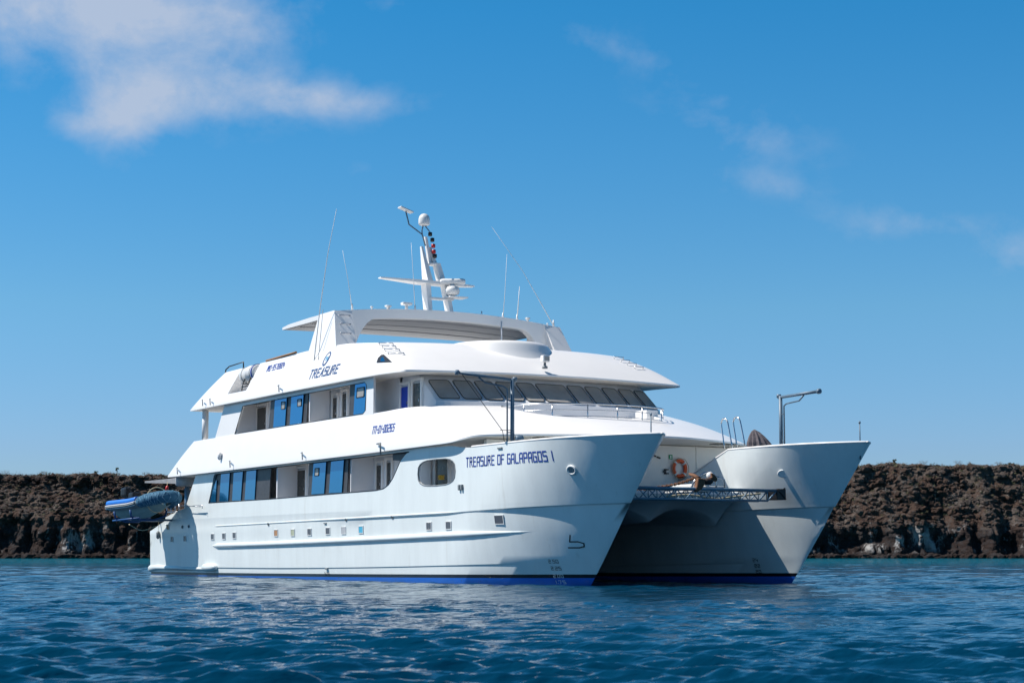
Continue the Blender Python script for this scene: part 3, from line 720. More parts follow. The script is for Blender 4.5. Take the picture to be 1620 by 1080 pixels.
door(U2(500), U2(585), V2_(645), V2_(850), YU, zb=7.02)
door(U2(1182), U2(1222), V2_(560), V2_(750), YU, zb=7.02)
door(U2(1268), U2(1308), V2_(525), V2_(740), YU, zb=7.02)
for x in (-30.05, -20.9): mb = MB(); mb.box((x, -6.15, 7.8), (.08, 1.0, 1.8)); mb.build('partition', INT, Y)
mb = MB(); q = at(386, 665, y=-5.64); mb.box((q.x, -5.66, q.z), (.42, .04, .14)); mb.build('notice_plate', BLACK, Y)
BLUED = mat('blue_door_paint', (.01, .05, .42), .4)
# bridge facade: straight sides aft, shallow curve in front, raked glass
def xf(y): return -9.3-.022*y*y-.5*max(0, abs(y)-4.9)**2
def facade_pt(y, z):
    x = xf(y); return Vector((x-1.3*max(0, z-7.42)/1.0, y, z))
mb = MB(); ysf = [-5.6+11.2*i/44 for i in range(45)]
rows = [[(xf(y), y, 6.2) for y in ysf], [(xf(y), y, 7.42) for y in ysf], [facade_pt(y, 8.75) for y in ysf]]
mb.grid(rows, smooth=False)
for s in (-1, 1):
    y = 5.6*s
    mb.grid([[(-13.6, y, 6.9), (xf(y), y, 6.9)], [(-13.6, y, 7.42), (xf(y), y, 7.42)], [(-13.6, y, 8.75), facade_pt(y, 8.75)]], smooth=False)
mb.build('bridge_front', INT, Y, merge=.002, recalc=True)
def bridge_window(y0, y1):
    pts = []
    z0, z1 = 7.50, 8.36; sh = 0.10
    cs = [(y0+sh*0, z0), (y1, z0), (y1-.0, z1), (y0, z1)]
    mb = MB(); rr = .09; poly = []
    def P_(y, z):
        q = facade_pt(y, z); return q+Vector((.035, 0, .03))
    def cr(y, z, sy, sz): return [P_(y+sy*rr, z), P_(y+sy*rr*.3, z+sz*rr*.3), P_(y, z+sz*rr)]
    a = cr(y0, z0, 1, 1)[::-1]; b = cr(y1, z0, -1, 1); c = cr(y1, z1, -1, -1)[::-1]; d = cr(y0, z1, 1, -1)
    loop = a+b+c+d
    mb.prism(loop, (-.02, 0, -.015)); w = mb.build('bridge_window', GREYG, Y)
    t = MB(); t.tube(loop, .018, 5, closed=True); t.build('window_seal', BLACK, w)
bridge_window(-.72, .72)
for k in range(5):
    for s in (-1, 1):
        a, b = s*(.86+k*.95), s*(.86+k*.95+.80); bridge_window(min(a, b), max(a, b))
d = door(636, 647.5, 611, 645, -5.62, m=BLUED, zb=7.0, label='rounded blue door beside the dark bridge door'); door(655, 667, 605, 645, -5.62, zb=7.0)
# lounge seat box and post
mb = MB(); mb.box((-7.9, 3.3, 6.75), (.85, .6, .9), bev=.03); mb.build('deck_locker', GEL, Y)

# life line: front railing round the lounge
mb = MB()
rl = [(-8.3, -3.6), (-7.0, -3.3), (-5.95, -2.6), (-5.35, -1.3), (-5.15, 0), (-5.3, 1.3), (-5.8, 2.6), (-6.7, 3.3)]
def spl(P_, k=5):
    P_ = [Vector(p) for p in P_]; out = []
    for i in range(len(P_)-1):
        a, b, c, d = P_[max(i-1, 0)], P_[i], P_[i+1], P_[min(i+2, len(P_)-1)]
        for j in range(k):
            t = j/k; out.append(.5*((2*b)+(c-a)*t+(2*a-5*b+4*c-d)*t*t+(3*b-a-3*c+d)*t**3))
    out.append(P_[-1]); return out
for z, r, st in ((7.12, .032, 0), (6.87, .016, 3), (6.62, .016, 8)):
    mb.tube([(p.x, p.y, z) for p in spl([(x, y, 0) for x, y in rl])[st:]], r, 8)
for i in (1, 2, 3, 4, 5, 6, 7): x, y = rl[i]; mb.tube([(x, y, 6.2 if i > 1 else 6.5), (x, y, 7.12)], .024, 8)
mb.build('railing', STEEL, Y)

# ------------------------------------------------------------------ sun deck: helm fairing, arch roof, ladder, lights
mb = MB(); rows = []
for (sx, sy, z) in ((3.6, 3.3, 8.9), (3.1, 2.95, 9.3), (2.78, 2.68, 9.65), (2.55, 2.45, 10.0), (2.42, 2.32, 10.25), (2.34, 2.24, 10.35), (2.2, 2.1, 10.41), (1.8, 1.7, 10.43), (.1, .1, 10.44)):
    rows.append([(-14.2+sx*math.cos(a), -.45+sy*math.sin(a), z) for a in [2*math.pi*k/64 for k in range(64)]])
mb.grid(rows, closed=True); o = mb.build('helm_fairing', GEL, Y, recalc=True)
# roof slab
UNDER = mat('shade_grey_roof_underside', (.30, .31, .325), .6, var=.04, vscale=1)  # shade under the hardtop put into the colour, darker than the white roof
def roofz(y, x=-19.5):
    k = max(0, min(1, (x+25.8)/6.25)); return 12.21+(.08+.33*k)*(1-(y/6.25)**2)
mb = MB(); top, bot = [], []
ys = [-6.02+12.04*i/40 for i in range(41)]
xa, xb_ = -25.8, -19.55
T_ = []; Bm = []
for x, dzb, dzt in ((xa, -.14, 0), (xa+.8, -.16, .02), (-22.5, -.18, .05), (xb_-.35, -.18, .03), (xb_, -.18, 0)):
    T_.append([(x, y, roofz(y, x)+dzt-(.05 if x == xa else 0)) for y in ys]); Bm.append([(x, y, roofz(y, x)+dzb-(.02 if x == xa else 0)) for y in ys])
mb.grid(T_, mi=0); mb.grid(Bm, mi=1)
mb.grid([T_[-1], Bm[-1]], smooth=False); mb.grid([T_[0], Bm[0]], smooth=False)
mb.grid([[r[0] for r in T_], [r[0] for r in Bm]], smooth=False); mb.grid([[r[-1] for r in T_], [r[-1] for r in Bm]], smooth=False)
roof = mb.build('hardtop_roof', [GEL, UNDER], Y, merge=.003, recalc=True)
mb = MB()
for x in (-24.3, -22.9, -21.5):
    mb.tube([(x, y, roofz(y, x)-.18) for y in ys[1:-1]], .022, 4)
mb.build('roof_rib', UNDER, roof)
# front beam, deepening into the legs (curved haunches)
mb = MB(); fr, fr2 = [], []
def beam_low(y):
    a = abs(y); base = roofz(y)-.42
    if a > 3.9: base -= 1.9*((a-3.9)/1.35)**2.3 if a < 5.25 else 1.9+(a-5.25)*30
    return max(10.35, base)
yb = sorted(set([round(v, 3) for v in list(np.linspace(-6.04, 6.04, 61))+[-5.26, 5.26, -5.1, 5.1, -5.35, 5.35]]))
for x in (-19.5, -20.0):
    fr.append([(x, y, roofz(y)+.02) for y in yb]); fr2.append([(x, y, beam_low(y)) for y in yb])
mb.grid([fr[0], fr2[0]], smooth=False); mb.grid([fr[1], fr2[1]], smooth=False); mb.grid([fr[0], fr[1]]); mb.grid([fr2[0], fr2[1]])
mb.build('roof_beam', GEL, Y, merge=.002, recalc=True)
for s in (-1, 1):
    mb = MB(); hexa(mb, [(-21.7, s*6.48, 10.25), (-18.35, s*6.48, 10.25), (-18.35, s*5.45, 10.25), (-21.7, s*5.45, 10.25)], [(-21.2, s*6.08, roofz(6.0)+.03), (-19.49, s*6.08, roofz(6.0)+.03), (-19.49, s*5.2, roofz(6.0)+.03), (-21.2, s*5.2, roofz(6.0)+.03)]); mb.build('arch_leg', GEL, Y)
for z in (11.15, 11.62, 12.05):
    xx = -18.35-1.14*(z-10.25)/2.02; yo = .2*(z-10.25); mb = MB(); mb.tube([(xx, -6.25+yo, z), (xx+.14, -6.25+yo, z), (xx+.14, -5.75+yo, z), (xx, -5.75+yo, z)], .022, 6); mb.build('ladder_rung', STEEL, Y)
mb = MB(); mb.tube([(-19.2+0, 2.6, 10.0), (-19.2, 2.6, 12.3)], .04, 8); mb.build('roof_post', GEL, Y)
# small triangular side window with black surround near the steps
# searchlight on the visor
def searchlight(p):
    mb = MB(); mb.lathe(p, [(.12, 0), (.12, .1), (.06, .12), (.05, .26)], 12); s = mb.build('searchlight', GREYR, Y)
    mb = MB(); mb.box(p+Vector((.02, 0, .42)), (.26, .34, .3), bev=.05); h = mb.build('lamp_housing', CANW, s)
    mb = MB(); mb.box(p+Vector((.16, .02, .42)), (.02, .24, .17)); mb.build('lens', GREYG, s)
sp_ = at(862, 580, z=9.1); searchlight(Vector((sp_.x, sp_.y, 9.02)))
mb = MB(); p = Vector((-18.2, 6.1, 10.5)); mb.box(p, (.3, .4, .45), bev=.04); mb.build('navigation_light_box', CANW, Y)
mb = MB(); mb.box((-18.45, 5.5, 10.62), (.1, .25, .28), bev=.02); mb.build('navigation_light', GREEN, Y)
# wooden rail and stern grab rail
a, b = Vector((-26.8, -6.42, 10.60)), Vector((-23.1, -6.42, 10.66)); mb = MB(); mb.tube([a, b], .06, 6); mb.build('teak_rail', WOOD, Y)
mb = MB(); mb.tube([(-32.5, -6.4, 10.4), (-32.4, -6.4, 10.68), (-31.9, -6.4, 10.80), (-29.95, -6.4, 10.85), (-29.9, -6.4, 10.5)], .035, 8); mb.build('grab_rail', BLACK, Y)
# stern post under the upper band
for s in (-1, 1):
    mb = MB(); mb.tube([(-34.9, s*6.55, 7.05), (-34.9, s*6.55, 8.76)], .17, 12); mb.build('deck_post', GEL, Y)
# scupper pipes
for (u, v, lu, lv, y) in ((439, 612, -8, 9, -6.92), (504-200+320, 0, 0, 0, 0),):
    pass
def scupper(u, v, y=-7.02, s=1.0):
    p = at(u, v, y=y); mb = MB(); mb.tube([p+Vector((-.42*s, .0, .02)), p+Vector((0, -.12, .02)), p+Vector((.02, -.14, -.05)), p+Vector((.03, -.12, -.32*s))], .028*s, 6); mb.build('scupper_pipe', GREYR, Y)
for a in ((445, 609.5), (568, 699, ), (482, 716), (367.5, 729), (483, 716), (606, 701.5, -7.02, 1.4), (284, 740.5), (336, 631), (324, 632.5)):
    if a != (483, 716) and a != (568, 699): scupper(*a)
mb = MB(); p = at(349, 723, y=-6.95); mb.lathe(p+Vector((0, -.06, -.15)), [(.02, 0), (.09, .08), (.11, .12), (.11, .38), (.03, .4)], 12); mb.build('bulkhead_lamp', CANW, Y)

# ------------------------------------------------------------------ mast and aerials
MX = -21.0
mast = MB()
def col_(y0, y1, z0, z1, w0, w1, xo0, xo1, yw0=.36, yw1=.36):
    a = [(MX-w0/2+xo0, y0-yw0/2, z0), (MX+w0/2+xo0, y0-yw0/2, z0), (MX+w0/2+xo0, y0+yw0/2, z0), (MX-w0/2+xo0, y0+yw0/2, z0)]
    b = [(MX-w1/2+xo1, y1-yw1/2, z1), (MX+w1/2+xo1, y1-yw1/2, z1), (MX+w1/2+xo1, y1+yw1/2, z1), (MX-w1/2+xo1, y1+yw1/2, z1)]
    return a, b
hexa(mast, *col_(-.42, -.55, 12.4, 14.2, .50, .55, 0, -.1, .2, .26)); hexa(mast, *col_(.80, .46, 12.4, 14.2, .50, .45, 0, -.1, .2, .22))
hexa(mast, *col_(-.42, -.66, 14.2, 16.0, .62, .14, -.1, -.35, .3, .1)); hexa(mast, *col_(.33, .08, 14.2, 15.2, .5, .4, -.1, -.2, .28, .24))
hexa(mast, *col_(.02, -.22, 15.1, 16.0, .42, .16, -.3, -.38, .2, .14)); hexa(mast, *col_(-.2, -.44, 15.1, 16.5, .22, .14, -.34, -.36, .14, .12))
mast.box((MX-.2, -.08, 15.14), (.45, .5, .06))
mo = mast.build('mast', GEL, Y)
mb = MB(); hexa(mb, [(MX-.3, -3.0, 14.23), (MX+.0, -3.0, 14.23), (MX+.0, -3.0, 14.28), (MX-.3, -3.0, 14.28)], [(MX-.5, -.9, 14.12), (MX+.32, -.9, 14.12), (MX+.32, -.9, 14.26), (MX-.5, -.9, 14.26)])
hexa(mb, [(MX-.5, -.9, 14.12), (MX+.32, -.9, 14.12), (MX+.32, -.9, 14.26), (MX-.5, -.9, 14.26)], [(MX-.5, .9, 14.12), (MX+.32, .9, 14.12), (MX+.32, .9, 14.26), (MX-.5, .9, 14.26)])
hexa(mb, [(MX-.5, .9, 14.12), (MX+.32, .9, 14.12), (MX+.32, .9, 14.26), (MX-.5, .9, 14.26)], [(MX-.3, 2.1, 14.18), (MX+.0, 2.1, 14.18), (MX+.0, 2.1, 14.24), (MX-.3, 2.1, 14.24)])
mb.build('spreader', GEL, mo)
mb = MB(); mb.box((MX+.1, .15, 13.42), (.35, 1.3, .09)); mb.box((MX+.4, .85, 13.5), (.7, 1.0, .05)); mb.build('radar_platform', GEL, mo)
mb = MB(); c = at(716, 459, x=MX+.55); mb.lathe(c+Vector((0, 0, -.28)), [(.1, 0), (.3, .08), (.36, .25), (.3, .42), (.15, .48), (.08, .6)], 16); mb.build('radar', CANW, mo)
mb = MB(); c2 = c+Vector((0, 0, .42)); rdir = Vector((.45, .8, 0)).normalized(); mb.tube([c2-rdir*.62, c2-rdir*.5, c2+rdir*.5, c2+rdir*.62], [.1, .15, .15, .1], 10); mb.build('radar_scanner', CANW, mo)
mb = MB(); c = at(671, 357, x=MX-.3); mb.lathe(c, [(.18, 0), (.26, .04), (.28, .1), (.28, .32), (.24, .46), (.14, .56), (.02, .6)], 18); mb.build('satellite_dome', CANW, mo); dome = c
mb = MB(); p1 = at(673, 389, x=MX-.3); p2 = at(668, 371, x=MX-.3); p3 = at(647, 355, x=MX-.3); p4 = at(642, 334, x=MX-.3)
mb.tube([p1, p2, p3, p4], .035, 6); mb.tube([p2, at(667.5, 364, x=MX-.3), dome+Vector((0, -.05, 0))], .03, 6); mb.tube([at(680, 367, x=MX-.3), dome+Vector((0, .05, 0))], .03, 6); mb.build('mast_bracket', GREYM, mo)
mb = MB(); rot = Matrix.Rotation(R(-17), 3, 'X'); mb.box(p4+Vector((0, 0, .06)), (.38, .72, .07), rot=rot, bev=.02); mb.build('flat_antenna', CANW, mo)
for (u, v, m) in ((680.5, 370.5, BLACK), (684, 379.5, BLACK), (685.5, 389, RED), (686.3, 398, RED), (688, 405, BLACK)):
    c = at(u, v, x=MX-.12); mb = MB(); mb.lathe(c+Vector((0, 0, -.1)), [(.05, 0), (.1, .02), (.1, .18), (.05, .2)], 12); mb.build('signal_lamp', m, mo)
def whip(pts, y=None, x=None, r=.018):
    k = {'y': y} if y is not None else {'x': x}; P_ = [at(u, v, **k) for u, v in pts]
    mb = MB(); n = len(P_); mb.tube(P_, [r*(1-.62*i/(n-1)) for i in range(n)], 6)
    mb.lathe(P_[0]+Vector((0, 0, -.02)), [(.05, 0), (.05, .12), (.03, .3)], 8); mb.build('whip_antenna', CANW, Y)
whip([(496, 580), (506.7, 485), (518.5, 402), (532.4, 331)], y=-6.6, r=.028); whip([(557, 490), (551, 445), (542, 396)], x=-20.2); whip([(656.6, 492), (654, 440), (650.5, 384)], x=-20.6)
whip([(795.6, 503.5), (799, 460), (802, 402)], x=-20.2); whip([(818, 506), (820, 480), (822, 453)], x=-20.1, r=.03)
whip([(875.6, 515), (851, 471), (826.7, 428.5), (778, 359)], x=-19.8, r=.024)
mb = MB(); mb.tube([at(502.5, 581, y=-6.62), at(511, 489, y=-6.55)], .014, 5); mb.build('antenna_cable', GREYR, Y)
for (u, v, w, h) in ((588, 490, .07, .16), (614, 490, .17, .2), (834.7, 509, .13, .2), (762, 499, .04, .2), (866, 515, .05, .12)):
    c = at(u, v, x=-19.9); mb = MB(); mb.lathe(c, [(w*.4, 0), (w*.4, h*.45), (w, h*.75), (w*.95, h), (w*.2, h*1.08)], 12); mb.build('gps_antenna', CANW, Y)
c = at(643, 490.5, x=-20.2); mb = MB(); mb.lathe(c, [(.08, 0), (.08, .22)], 8); mb.box(c+Vector((0, 0, .3)), (.3, .5, .13), bev=.04); mb.build('thermal_camera', CANW, Y)

# ------------------------------------------------------------------ bow: bridge deck between hulls
YW = 3.05
# front bulkhead with the life ring
mb = MB(); mb.box((-5.35, 0, 4.5), (.2, 12.0, 2.1)); mb.box((-5.24, 3.95, 4.9), (.03, .04, 1.35)); mb.build('front_bulkhead', CREAM, Y)
mb = MB(); mb.box((-3.3, 0, 3.46), (4.2, 6.3, .1)); mb.build('fore_deck', INT, Y)
# tunnel: arched underside with a central pod
def arch_z(y):
    a = abs(y)
    if a < 1.45: return 2.38+.52*math.sin(math.pi/2*(a/1.45))
    return 2.1+.8*math.sqrt(max(0, 1-((a-1.45)/1.78)**2.0))
yy = [-3.2+6.4*i/64 for i in range(65)]
mb = MB()
rows = [[(-1.25, y, 3.41) for y in yy], [(-1.3, y, 3.25) for y in yy]]
for t in (.12, .3, .5, .7, .88, 1.0): rows.append([(-1.3-1.7*t**.55, y, 3.25+(arch_z(y)-3.25)*t) for y in yy])
for x in (-4, -7, -12, -20, -30, -42): rows.append([(x, y, arch_z(y)-.25*min(1, (-3-x)/6)*(1 if abs(y) < 1.2 else 0)) for y in yy])
mb.grid(rows); o = mb.build('tunnel_underside', HULL, Y); sharp(o, 40)
mb = MB(); mb.box((-42.2, 0, 2.6), (.15, 6.3, 1.8)); mb.build('stern_bulkhead', HULL, Y)
# truss crossbeam
TX = 1.0
def truss():
    mb = MB(); y0, y1 = -3.4, 2.95; zt, zb = 3.52, 3.13
    for dx in (-.28, .28):
        mb.tube([(TX+dx, y0, zt), (TX+dx, y1, zt)], .055, 8); mb.tube([(TX+dx, y0, zb), (TX+dx, y1-.45, zb)], .04, 8); mb.tube([(TX+dx, y1-.45, zb), (TX+dx, y1, zt)], .03, 6)
        n = 14; step = (y1-.45-y0)/n
        for k in range(n):
            a, b = y0+k*step, y0+(k+1)*step
            mb.tube([(TX+dx, a, zb if k % 2 else zt), (TX+dx, b, zt if k % 2 else zb)], .024, 6)
            if k % 2: mb.tube([(TX+dx, b, zb), (TX+dx, b, zt)], .018, 6)
    for k in range(16):
        y = y0+k*(y1-y0)/15; mb.tube([(TX-.28, y, zt), (TX+.28, y, zt)], .02, 5)
    t = mb.build('crossbeam_truss', ALU, Y)
    e = MB(); e.box((TX, y1+.17, 3.38), (.7, .42, .42), bev=.03); e.tube([(TX-.2, y1+.02, 3.2), (TX+.3, y1+.38, 3.62)], .03, 6); e.tube([(TX+.36, y1-.03, 3.58), (TX+.36, y1+.36, 3.2)], .025, 6); e.build('end_bracket', BLACK, t)
    return t
truss()
mb = MB(); mb.box((-.55, .0, 3.47), (2.9, .95, .06)); mb.tube([(-1.2, -.05, 3.66), (.9, -.05, 3.66)], .1, 10); mb.tube([(.9, -.55, 3.6), (.9, .9, 3.6)], .05, 8); mb.build('anchor_catwalk', CANW, Y)
# anchor roller hoops
mb = MB(); hoop = [(.9, -.75, 3.55), (.95, -.62, 3.85), (1.0, -.3, 4.08), (1.0, .05, 4.15), (1.0, .25, 4.05), (1.0, .32, 3.6)]; mb.tube(spl(hoop), .035, 8); mb.tube([(1, .7, 3.55), (1, .7, 3.9), (1, .3, 4.02)], .03, 8); mb.build('anchor_roller_frame', STEEL, Y)
mb = MB(); mb.lathe((1.0, -.02, 4.0), [(.1, 0), (.17, .06), (.15, .16), (.05, .22)], 14, axis=(1, 0, 0)); mb.build('anchor_roller', CANW, Y)
# anchor, a thing of its own
an = empty('anchor', (0, 0, 0), 'rusty iron anchor hung over the truss between the two bows', 'anchor')
AX_ = 1.25
def apoly(uvs, th, name, m=RUST):
    P_ = [at(u, v, x=AX_) for u, v in uvs]; mb = MB(); mb.prism([p-Vector((th/2, 0, 0)) for p in P_], (th, 0, 0)); bmesh.ops.bevel(mb.bm, geom=mb.bm.edges[:], offset=.02, segments=1, affect='EDGES'); mb.build(name, m, an)
DRUST = mat('dark_iron', (.035, .022, .02), .8, var=.5, vscale=9, bump=.02, bscale=14)
mb = MB(); mb.tube([at(1091, 749.5, x=.5), at(1098, 752, x=.9), at(1106, 757, x=AX_)], [.05, .075, .09], 8); mb.build('shank', RUST, an)
apoly([(1102.5, 756), (1114, 757), (1113, 766), (1108, 774), (1101, 778), (1096.5, 776), (1100.5, 769)], .2, 'fluke')
apoly([(1120, 756), (1125.5, 754), (1124.5, 747.5), (1130, 750.5), (1134.5, 758), (1132.5, 761.5), (1126, 760.5)], .12, 'fluke')
h0_, h1_ = at(1113, 761.5, x=AX_), at(1127, 761, x=AX_); mb = MB(); mb.tube([h0_, h0_.lerp(h1_, .3), h0_.lerp(h1_, .7), h1_], [.07, .13, .13, .06], 9); mb.build('crown_head', DRUST, an)
localise(an, (1.2, 0, 3.6))
# chain
ch = MB(); cp = spl([(-2.4, -1.5, 3.62), (-1.8, -1.2, 3.6), (-1.0, -.8, 3.66), (-.3, -.45, 3.78), (.35, -.15, 3.98)], 9)
for i, p in enumerate(cp):
    d_ = (cp[min(i+1, len(cp)-1)]-cp[max(i-1, 0)]).normalized(); s_ = Vector((0, 0, 1)) if i % 2 else d_.cross(Vector((0, 0, 1))).normalized()
    ch.tube([p+(d_*math.cos(a)*.075+s_*math.sin(a)*.045) for a in [k*math.pi/4 for k in range(8)]], .02, 5, closed=True)
c_ = ch.build('anchor_chain', RUST, None); tag(c_, 'rusty anchor chain running from the windlass to the anchor', 'chain')
ch = MB(); rp = [(TX+.1, -2.0, 3.22), (TX+.1, -1, 3.3), (TX+.1, .2, 3.18), (TX+.1, 1.2, 3.28), (TX+.1, 2.3, 3.4)]; ch.tube(spl(rp), .035, 6); c_ = ch.build('mooring_rope', ROPE); tag(c_, 'tan rope laid inside the truss between the bows', 'rope')
mb = MB(); mb.lathe((-2.7, -1.7, 3.5), [(.28, 0), (.28, .1), (.16, .14), (.14, .3), (.24, .36), (.24, .44), (.05, .48)], 16); w_ = mb.build('windlass', RUST, Y); mb = MB(); mb.box((-3.3, -1.5, 3.66), (.6, .5, .35), bev=.04); mb.build('gearbox', GREYM, w_)
# things on the front bulkhead
def ringpt(u, v): return at(u, v, x=-5.22)
rc = ringpt(1074, 741)
lr = empty('life_ring', (0, 0, 0), 'orange life ring with grey bands on the cream bulkhead between the bows', 'life ring')
mb = MB(); n = 28; pr = []
for k in range(n):
    a = 2*math.pi*k/n; pr.append(rc+Vector((.05, .30*math.cos(a), .32*math.sin(a))))
mb.tube(pr, .082, 10, closed=True); mb.build('ring', ORANGE, lr)
for k in range(4):
    mb = MB(); a0 = R(45+90*k); mb.tube([rc+Vector((.05, .30*math.cos(a), .32*math.sin(a))) for a in (a0-.13, a0, a0+.13)], .09, 10); mb.build('reflective_band', CANW, lr)
mb = MB(); mb.tube([rc+Vector((.12, .41*math.cos(a), .43*math.sin(a)+.02*math.sin(8*a))) for a in [2*math.pi*k/n for k in range(n)]], .014, 5, closed=True); mb.build('grab_line', ROPE, lr)
localise(lr, rc)
c = ringpt(1061, 722.5); mb = MB(); mb.box(c, (.02, .17, .19)); sg = mb.build('safety_sign', GREEN, Y); mb = MB(); mb.box(c+Vector((.012, 0, .02)), (.006, .05, .08)); mb.box(c+Vector((.012, 0, -.045)), (.006, .09, .02)); mb.build('symbol', GEL, sg)
c = ringpt(1052, 745.5); mb = MB(); mb.box(c, (.1, .06, .22)); mb.box(c+Vector((.04, .08, .08)), (.08, .12, .05)); mb.box(c+Vector((.04, .08, -.08)), (.08, .12, .05)); mb.box(c+Vector((.04, -.06, .0)), (.06, .1, .06)); mb.build('wall_bracket', BLACK, Y)
for (u, v) in ((1035, 720.5), (1042, 723.5)): c = ringpt(u, v); mb = MB(); mb.box(c, (.06, .17, .06), rot=Matrix.Rotation(R(-14), 3, 'X'), bev=.01); mb.build('deck_fitting', BLACK, Y)
mb = MB(); c = Vector((-4.3, 4.6, 5.62)); mb.box(c, (.6, .9, .03)); mb.build('soffit_hatch', DARKG, Y)
mb = MB(); mb.box(Vector((-4.4, -3.9, 5.62)), (.5, .8, .03)); mb.build('soffit_hatch', DARKG, Y)

# port bow: ladder hoops, covered winch, cranes, poles
def ladder_hoop(p, ang):
    d_ = Vector((math.cos(ang), math.sin(ang), 0)); w = .5
    pts = [p+Vector((0, 0, -.2)), p+Vector((0, 0, .7))]+[p+Vector((0, 0, .9))+d_*(w/2-math.cos(a)*w/2)*.7+Vector((0, 0, math.sin(a)*.26)) for a in [k*math.pi/8 for k in range(9)]]+[p+d_*w+Vector((0, 0, .5)), p+d_*(w+.12)+Vector((0, 0, -.2))]
    mb = MB(); mb.tube(pts, .03, 8); mb.build('ladder_hoop', STEEL, Y)
for pp in ([(1146, 709), (1141.5, 674), (1141.5, 667), (1143.5, 663), (1147, 662), (1150, 665.5), (1152, 672), (1158.5, 709)], [(1166, 707), (1160.5, 672), (1160.7, 664.5), (1163, 660.5), (1166.5, 659.7), (1169.5, 663), (1172, 671), (1179, 707)]):
    mb = MB(); mb.tube(spl([at(u, v, y=3.5) for u, v in pp], 4), .03, 8); mb.build('ladder_hoop', STEEL, Y)
tp = empty('covered_winch', (0, 0, 0), 'winch under a grey-brown tarpaulin on the port bow, behind the ladder hoops', 'covered winch')
bm_ = MB(); rows = []; bc = Vector((-.72, 3.72, 5.1)); na_ = 26
for (r_, z_, off) in ((.50, 0, 0), (.49, .18, 0), (.45, .36, -.02), (.36, .56, -.06), (.26, .70, -.11), (.14, .82, -.16), (.03, .88, -.18)):
    row = []
    for k in range(na_):
        a_ = 2*math.pi*k/na_; f_ = 1+(.16 if k % 2 else -.10)*(.4+.6*math.sin(k*1.7)**2)+.08*noise.noise(Vector((k*.9, z_*4, 2)))
        x_, y_ = r_*f_*math.cos(a_), r_*f_*math.sin(a_)*.85
        zz_ = z_-(.13*max(0, x_)/.5 if z_ > .3 else 0)+.03*noise.noise(Vector((k, z_*7, 5)))
        row.append(bc+RT*(x_+off)+V2*y_+Vector((0, 0, zz_)))
    rows.append(row)
bm_.grid(rows, smooth=False, closed=True); bm_.build('tarpaulin', TARP, tp, recalc=True)
mb = MB(); mb.box((-.7, 3.75, 4.95), (.7, .9, .35), bev=.03); mb.box((-.2, 4.0, 5.28), (.5, .35, .12)); mb.build('winch_base', CANW, tp); localise(tp, (-.75, 3.75, 4.78))
def crane(base, top_z, bv, label):
    """post with a second stay pipe and a horizontal boom along bv"""
    base = Vector(base); bv = Vector(bv); t = Vector((base.x, base.y, top_z)); u = bv.normalized()
    mb = MB(); mb.tube([base, t+Vector((0, 0, .05))], [.085, .07], 12); c = mb.build('davit_crane', GREYM, Y); c['label'] = label
    h = Vector((u.x, u.y, 0)).normalized()*.2
    mb = MB(); mb.tube([t-u*.12, t+bv], .06, 10); mb.lathe(t+bv-u*.05, [(.05, 0), (.1, .03), (.1, .14), (.05, .16)], 10, axis=tuple(u)); mb.lathe(t-u*.1, [(.09, 0), (.09, .12)], 10); mb.build('boom', GREYM, c)
    mb = MB(); mb.tube([base+h+Vector((0, 0, .55)), t+h+Vector((0, 0, -.35)), t+u*.35+Vector((0, 0, -.28)), t+bv*.5+Vector((0, 0, -.24)), t+bv*.62+Vector((0, 0, -.06))], .032, 8)
    mb.tube([base+Vector((0, 0, .55)), base+h+Vector((0, 0, .55))], .03, 6)
    for f in (.35, .75): z = base.z+(t.z-base.z)*f; mb.tube([(base.x, base.y, z), (base.x+h.x, base.y+h.y, z)], .02, 6)
    mb.build('stay_pipe', GREYM, c)
    mb = MB(); mb.lathe(base+Vector((0, 0, .1)), [(.14, 0), (.14, .2), (.1, .26)], 12); mb.build('base_collar', GREYM, c)
    return c
cb_ = at(810.5, 693, y=-6.15); ct_ = at(805.6, 602, y=-6.15)
cs_ = crane((cb_.x, -6.15, 4.6), ct_.z, (at(724.4, 589, x=cb_.x-.5)-Vector((cb_.x, -6.15, ct_.z)))[:], 'davit crane on the starboard bow, boom pointing outboard')
mb = MB(); pe = at(731, 592, x=cb_.x-.45); mb.tube([pe, at(795, 681, x=cb_.x), at(798, 699, x=cb_.x)], .014, 5); mb.tube([at(791, 680, x=cb_.x), Vector((cb_.x, -6.15, 5.75))], .012, 5); mb.build('stay_wire', BLACK, cs_)
mb = MB(); mb.lathe((cb_.x+.15, -6.1, 5.42), [(.1, 0), (.14, .05), (.14, .25), (.1, .3)], 12, axis=(.3, 1, 0)); mb.build('winch_drum', GREYM, cs_)
crane((.78, 3.6, 4.5), 7.13, (2.25, .0, .05), 'davit crane on the port bow, boom pointing forward')
for (x, y) in ((3.4, -4.25), (4.15, 4.6)):
    mb = MB(); mb.tube([(x, y, 4.6), (x, y, 6.0)], [.03, .02], 6); mb.lathe((x, y, 5.93), [(.03, 0), (.045, .03), (.03, .1)], 8); mb.build('bow_staff', GREYM, Y)

